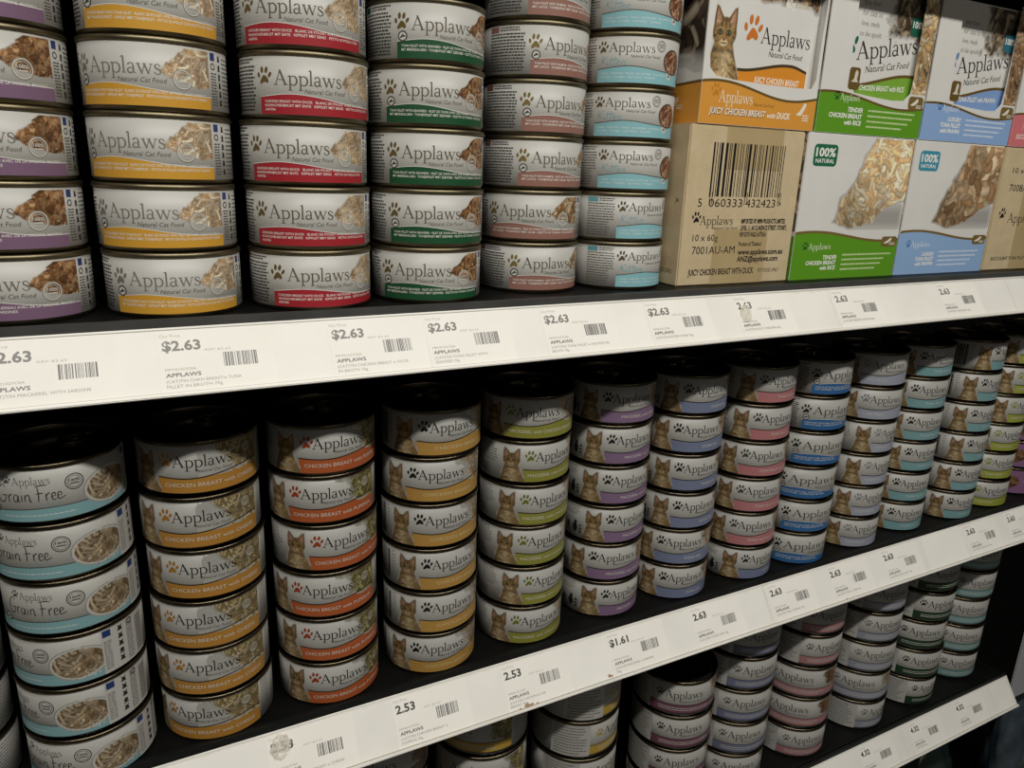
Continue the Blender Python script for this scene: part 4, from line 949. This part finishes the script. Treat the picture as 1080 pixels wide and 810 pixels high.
def sleeve_slant(paw, band, txt, seed, badge):
    a = Art(); W = 117.0; rt = 0.19
    c, q = math.cos(rt), math.sin(rt)
    f = lambda u: 33.0+11.0*sst(30, 100, np.float64(u))
    a.band('colour_band', 28, W-4, 4, f, band, 1, 3); a.band('colour_band', 28, W-4, f, lambda u: f(u)+2.2, '#6b5426', 2, 3)
    a.paw('paw_print', 27.0, 62, 17, paw, 3, 0.1); a.word('brand_lettering', 36, 52.0, 12.0, 69, '#23211e', 3, rt*0.8)
    a.text('brand_lettering', 'Natural Cat Food', 48, 44.0, 4.6, '#4a463e', 3, shear=0.22, width=50, rot=rt*0.8)
    a.text('flavour_lettering', txt, 44, 31.5, 3.6, '#f4f2ea', 3, bold=0.02, shear=0.12, width=52, rot=0.04)
    rgb, al, U, V = big_food(58, 42, hexs('6a5844', '8f7c62', '4c3b2a', 'b4a083'), seed, 160, 9, 2.0, lambda U, V: np.minimum(V-5, (U-8)*0.6), edge=6); a.picture('food_picture', 56, 114, 64, 106, rgb, al)
    for k, t in enumerate(('tasty food', 'for cats to', 'love, made', 'to be spoilt')): a.text('slogan_lettering', t, 36, 90-7.0*k, 3.6, '#8b867c', 2, shear=0.2, width=(18, 22, 20, 24)[k])
    a.rrect('natural_badge', 92, 110, 74, 88, 3, badge, 3); a.text('natural_badge', '100%', 101, 80, 4.6, '#f2f0e8', 4, bold=0.02, align='C', width=14)
    return a
tray(468.3, 587.3, TZ, TH, '#5f9a22', win_g, gwave, 'green based carton cut open at the front, stacked on the closed green carton',
     side_strip(hexs('d8b98a', 'c09a6a', 'ecd8b8'), '#1e6a4a', ('TENDER', 'CHICKEN BREAST', 'with RICE'), ('#e4efd0', '#1d5a2a', '#cfe0a8')))
sleeve(469.8, 586.0, TZ+0.8, 107, sleeve_slant('#1f6a5c', '#7fae3c', 'CHICKEN BREAST with RICE', 63, '#1e5a48'), 'white sleeve with slanting brand name inside open green carton', 4.0)
tray(589.8, 711.0, TZ, TH, '#8fb0dc', win_g, gwave, 'light blue based carton cut open at the front, stacked on the closed blue carton',
     side_strip(hexs('b08c68', '93704e', 'c9a985'), '#3f93ac', ('LUXURY', 'TUNA FILLET', 'with PRAWN'), ('#e8eef6', '#4a78b4', '#dbe6f4')))
sleeve(591.3, 709.0, TZ+0.8, 107, sleeve_slant('#6a86bc', '#84a4d4', 'TUNA FILLET with PRAWN', 64, '#2f6a7c'), 'white sleeve with slanting brand name inside open light blue carton', 4.0)
def pink_front(a, W, H):
    a.word('brand_lettering', 14, 14.5, 7.0, 30, '#f0d8d6'); a.text('flavour_lettering', 'SUCCULENT TUNA FILLET', 8.6, 6.8, 3.8, '#f6f1e4', 3, bold=0.02, shear=0.12, width=52)
tray(713.5, 833.0, TZ, TH, '#d8787c', [(u*1.08, v) for u, v in win_o], ow, 'coral pink based carton cut open, stacked on the cardboard box with paw print', pink_front)
a = Art(); a.paw('paw_print', 45.5, 68, 16.5, '#c86a6c', 3); a.word('brand_lettering', 54, 57.0, 12.0, 50, '#262320', 3); rgb, al, U, V = big_food(72, 22, DARKP, 69, 150, 9, 1.6, lambda U, V: V-6, edge=5); a.picture('food_picture', 33, 105, 84, 106, rgb, al)
sleeve(716.0, 831.0, TZ+0.8, 107, a, 'white sleeve inside the coral pink carton', 3.0)

# ------------------------------------------------------------------ price tickets in the rails
def ticket(key, x0, price, lines_, label, wd=54.0, code='MPM01027CEA', seed=1, hgt=31.6):
    ry, rz = rail_frame(key)
    c, q = math.cos(TILT), math.sin(TILT)
    down = 33.6
    t = thing('price_ticket', label, 'price ticket', (x0*MM, (ry-q*down-c*0.30)*MM, Z0+(rz-c*down+q*0.30)*MM), (-TILT, 0, 0), 'price tickets in the shelf strips')
    rnd = random.Random(seed)
    sk = rnd.uniform(-0.3, 0.3)
    V = [(0, 0, 0), (wd, 0, sk), (wd, 0, hgt+sk), (0, 0, hgt), (0, 0.14, 0), (wd, 0.14, sk), (wd, 0.14, hgt+sk), (0, 0.14, hgt)]
    card = obj('card', mesh_from('card', np.array(V)*MM, [(0, 1, 2, 3), (7, 6, 5, 4), (0, 4, 5, 1), (1, 5, 6, 2), (2, 6, 7, 3), (3, 7, 4, 0)], [M_PAPER]), t)
    a = Art(); g = '#77746e'
    a.text('price_lettering', price, 2.2, 21.6, 4.9, '#76736e' if key == 'upper' else '#4a4844', bold=0.03, width=17.5 if '$' in price else 13.5)
    a.text('heading_lettering', 'Our Price', 1.4, 28.6, 1.5, '#b9b5ac', width=9.5)
    a.text('heading_lettering', 'RRP $2.65', 21.5, 20.4, 1.1, '#bdb9b0', width=12)
    a.barcode('barcode', 29.5, 45.5, 11.6, 19.0, '#5f5c58', seed, 2, 0.26)
    a.text('product_lettering', code, 2.4, 11.2, 1.2, '#a5a199', width=14)
    a.text('product_lettering', 'APPLAWS', 2.4, 8.0, 1.9, '#6b6863', bold=0.025, width=16)
    for k, l in enumerate(lines_): a.text('product_lettering', l, 2.4, 5.0-2.6*k, 1.5, '#9b9790', width=min(46, len(l)*1.32))
    art_on(card, a)
    return t
D = '(CAT)TIN '
for i, (x, pr, ln, lb) in enumerate((
    (-57.5, '$2.63', (D+'MACKEREL WITH SARDINE', '70g'), 'price ticket reading $2.63 for mackerel with sardine under purple banded cans'),
    (13.7, '$2.63', (D+'CHKN BREASTw TUNA', 'FILLET IN BROTH 70g'), 'price ticket reading $2.63 for chicken with tuna under yellow banded cans'),
    (96.6, '$2.63', (D+'CHICKEN BREAST w DUCK', 'IN BROTH 70g'), 'price ticket reading $2.63 for chicken with duck under red banded cans'),
    (151.7, '$2.63', (D+'TUNA FILLET WITH', 'SEAWEED 70g'), 'price ticket reading $2.63 for tuna with seaweed under dark green banded cans'),
    (228.0, '$2.63', (D+'TUNA FILLET w SALMON IN', 'BROTH 70g'), 'price ticket reading $2.63 for tuna with salmon under brown banded cans'),
    (307.5, '$2.63', (D+'KITTEN TUNA 70g',), 'price ticket reading $2.63 under the aqua kitten cans'),
    (386.5, '2.63', (D+'JUICY CHICKEN 60g',), 'price ticket with tape on it under the cardboard box with barcode'),
    (487.5, '2.63', (D+'TENDER CHICKEN 60g',), 'price ticket reading 2.63 under the green carton'),
    (616.0, '2.63', (D+'TUNA FILLET 60g',), 'price ticket reading 2.63 under the light blue carton'))):
    ticket('upper', x, pr, ln, lb, seed=20+i)
for i, (x, pr, ln, lb) in enumerate((
    (52.5, '2.53', (D+'CHICKEN BREAST w CHEESE',), 'price ticket half hidden by tape under orange cheese cans'),
    (132.5, '2.53', (D+'CHICKEN BREAST w', 'PUMPKIN 70g'), 'price ticket reading 2.53 for chicken with pumpkin near amber chicken cans'),
    (213.0, '2.53', (D+'CHICKEN & CHK', 'BREAST 70g'), 'price ticket reading 2.53 under the olive banded cans'),
    (303.5, '$1.61', (D+'MACKEREL w SARDINE', '70g'), 'price ticket reading $1.61 under the mauve banded cans'),
    (386.0, '2.63', (D+'OCEAN FISH 70g',), 'price ticket for ocean fish under the slate blue banded cans'),
    (472.0, '2.63', (D+'TUNA w PRAWN 70g',), 'price ticket reading 2.63 under the coral pink banded cans'),
    (547.0, '2.63', (D+'TUNA w CRAB 70g',), 'price ticket reading 2.63 under the bright blue banded cans'),
    (621.0, '2.63', (D+'TUNA FILLET 70g',), 'price ticket reading 2.63 under the lilac grey banded cans'),
    (751.0, '2.63', (D+'TUNA FILLET 70g',), 'price ticket reading 2.63 under teal cans with whole cat'),
    (823.0, '2.63', (D+'TUNA w ALOE 70g',), 'price ticket reading 2.63 under the lime green banded cans'))):
    ticket('middle', x, pr, ln, lb, seed=40+i)
for i, (x, lb) in enumerate(((563.0, 'price ticket reading 4.32 under the large pink banded cans'), (648.0, 'price ticket reading 4.32 under the large lilac grey banded cans'),
                             (730.0, 'price ticket reading 4.32 under the large dark green banded cans'), (812.0, 'price ticket reading 4.32 under the large teal banded cans'))):
    ticket('lower', x, '4.32', (D+'156g',), lb, seed=60+i)
# large blank card slipped over the middle strip
ry, rz = rail_frame('middle')
def on_rail(key, x, down, lift):
    ry, rz = rail_frame(key); c, q = math.cos(TILT), math.sin(TILT)
    return (x*MM, (ry-q*down-c*lift)*MM, Z0+(rz-c*down+q*lift)*MM)
bc = obj('blank_card', boxes_mesh('blank_card', [(0, 62, 0, 0.15, 0, 33)], M_PAPER), None, on_rail('middle', 682, 33.4, 0.32), (-TILT, 0, 0)); tag(bc, 'blank white card in the middle price strip under teal cans', 'card')
# crumpled scraps of clear tape
def scrap(key, x, down, w_, h_, seed, label):
    rng = np.random.default_rng(seed); n = 9; V = []
    for j in range(n):
        for i in range(n):
            a_, b_ = i/(n-1)-0.5, j/(n-1)-0.5; k = 1-0.35*abs(a_*b_)*4
            V.append((w_*a_*k+rng.uniform(-0.4, 0.4), -0.5-rng.uniform(0, 1.4), h_*b_*k+2*a_+rng.uniform(-0.4, 0.4)))
    F = [(j*n+i, j*n+i+1, (j+1)*n+i+1, (j+1)*n+i) for j in range(n-1) for i in range(n-1)]
    m, nt, b = base_mat('clear_tape'); b.inputs['Base Color'].default_value = (*lin('#efeade'), 1); b.inputs['Roughness'].default_value = 0.25; b.inputs['Alpha'].default_value = 0.38
    o = obj('tape_scrap', mesh_from('tape_scrap', np.array(V)*MM, F, [m]), None, on_rail(key, x, down, 0.4), (-TILT, 0, 0))
    sm = o.modifiers.new('thickness', 'SOLIDIFY'); sm.thickness = 0.0001
    return tag(o, label, 'tape')
scrap('upper', 394, 15.5, 11, 14, 3, 'crumpled clear tape stuck on the upper price strip')
scrap('middle', 60.5, 9.5, 13, 15, 4, 'crumpled clear tape stuck over a price on the middle strip')
# rust brown stains on the middle strip: marks on the rail itself
st = Art()
for u, v, r in ((228, 2.9, 2.2), (231.5, 2.4, 1.6), (236, 2.2, 1.0), (299, 4.0, 1.7), (301, 3.6, 1.1), (222, 2.0, 1.1), (262, 1.8, 0.6), (330, 1.9, 0.5), (560, 2.0, 0.9)):
    rr = random.Random(int(u)); st.poly('stain', [(u+r*rr.uniform(0.6, 1.2)*math.cos(k*0.63), v+0.7*r*rr.uniform(0.6, 1.2)*math.sin(k*0.63)) for k in range(10)], '#a58a6c', 3)
art_on(shelf_objs['middle'][1], st, (0, -0.5, -RW))

# ------------------------------------------------------------------ end of the bay: perforated panel, bags in the dark
def perf_mat():
    m, nt, b = base_mat('perforated_white_metal')
    tc = nt.nodes.new('ShaderNodeTexCoord'); mp = nt.nodes.new('ShaderNodeMapping'); mp.inputs['Scale'].default_value = (280, 280, 280)
    nt.links.new(tc.outputs['Object'], mp.inputs['Vector'])
    vo = nt.nodes.new('ShaderNodeTexVoronoi'); vo.inputs['Randomness'].default_value = 0.0; vo.inputs['Scale'].default_value = 1.0
    nt.links.new(mp.outputs['Vector'], vo.inputs['Vector'])
    r = nt.nodes.new('ShaderNodeValToRGB'); r.color_ramp.elements[0].position = 0.26; r.color_ramp.elements[1].position = 0.32
    r.color_ramp.elements[0].color = (0.05, 0.05, 0.06, 1); r.color_ramp.elements[1].color = (*lin('#b9b8bd'), 1)
    nt.links.new(vo.outputs['Distance'], r.inputs['Fac']); nt.links.new(r.outputs['Color'], b.inputs['Base Color'])
    b.inputs['Roughness'].default_value = 0.5
    return m
pp = thing('perforated_panel', 'white perforated metal panel hanging beside the lower shelf end', 'panel', (0.940, 0.004, Z0-0.545))
obj('sheet', boxes_mesh('sheet', [(0, 150, 0, 2, 0, 420)], perf_mat(), 0.3), pp)
for hx in (20, 120): obj('hanging_hook', boxes_mesh('hanging_hook', [(hx, hx+6, 2, 30, 400, 406)], M_TIN), pp)
def bag(x, y, z, w_, d_, h_, col, col2, seed, label):
    rng = np.random.default_rng(seed); nu, nv = 40, 26; V = []
    ph = rng.uniform(0, 6.28, 8)
    for j in range(nv):
        t = j/(nv-1); prof = math.sin(math.pi*min(0.995, max(0.02, t*0.94+0.03)))**0.55
        for i in range(nu):
            a_ = 2*math.pi*i/nu
            r = 1+0.06*math.sin(3*a_+ph[0]+5*t)+0.05*math.sin(7*a_+ph[1]-9*t)+0.035*math.sin(13*a_+ph[2]+17*t)+rng.uniform(-0.012, 0.012)
            V.append((w_/2*prof*r*math.cos(a_), d_/2*prof*r*math.sin(a_)*(1-0.35*t), h_*t))
    F = [(j*nu+i, j*nu+(i+1) % nu, (j+1)*nu+(i+1) % nu, (j+1)*nu+i) for j in range(nv-1) for i in range(nu)]+[tuple(range(nu-1, -1, -1)), tuple((nv-1)*nu+i for i in range(nu))]
    t = thing('plastic_bag', label, 'bag', (x*MM, y*MM, Z0+z*MM))
    obj('bag_body', mesh_from('bag_body', np.array(V)*MM, F, [noisy('bag_film', col, col2, 22, 0.25, bump=0.4)], smooth=True), t)
    obj('top_seal', boxes_mesh('top_seal', [(-w_*0.22, w_*0.22, -1.2, 1.2, h_-3, h_+14)], noisy('bag_seal', col2, col, 40, 0.3), 0.4), t)
    return t
ZBASE = SHELVES['base'][0]
bag(950, 95, ZBASE, 110, 80, 120, '#16221f', '#34463f', 1, 'dark green plastic bag on the bottom shelf')
bag(1045, 150, ZBASE, 96, 90, 140, '#1c1c22', '#3c3c46', 2, 'charcoal plastic bag on the bottom shelf')
bag(1075, 45, ZBASE+0, 90, 60, 196, '#20262b', '#48525a', 3, 'tall slate blue plastic bag on the bottom shelf')
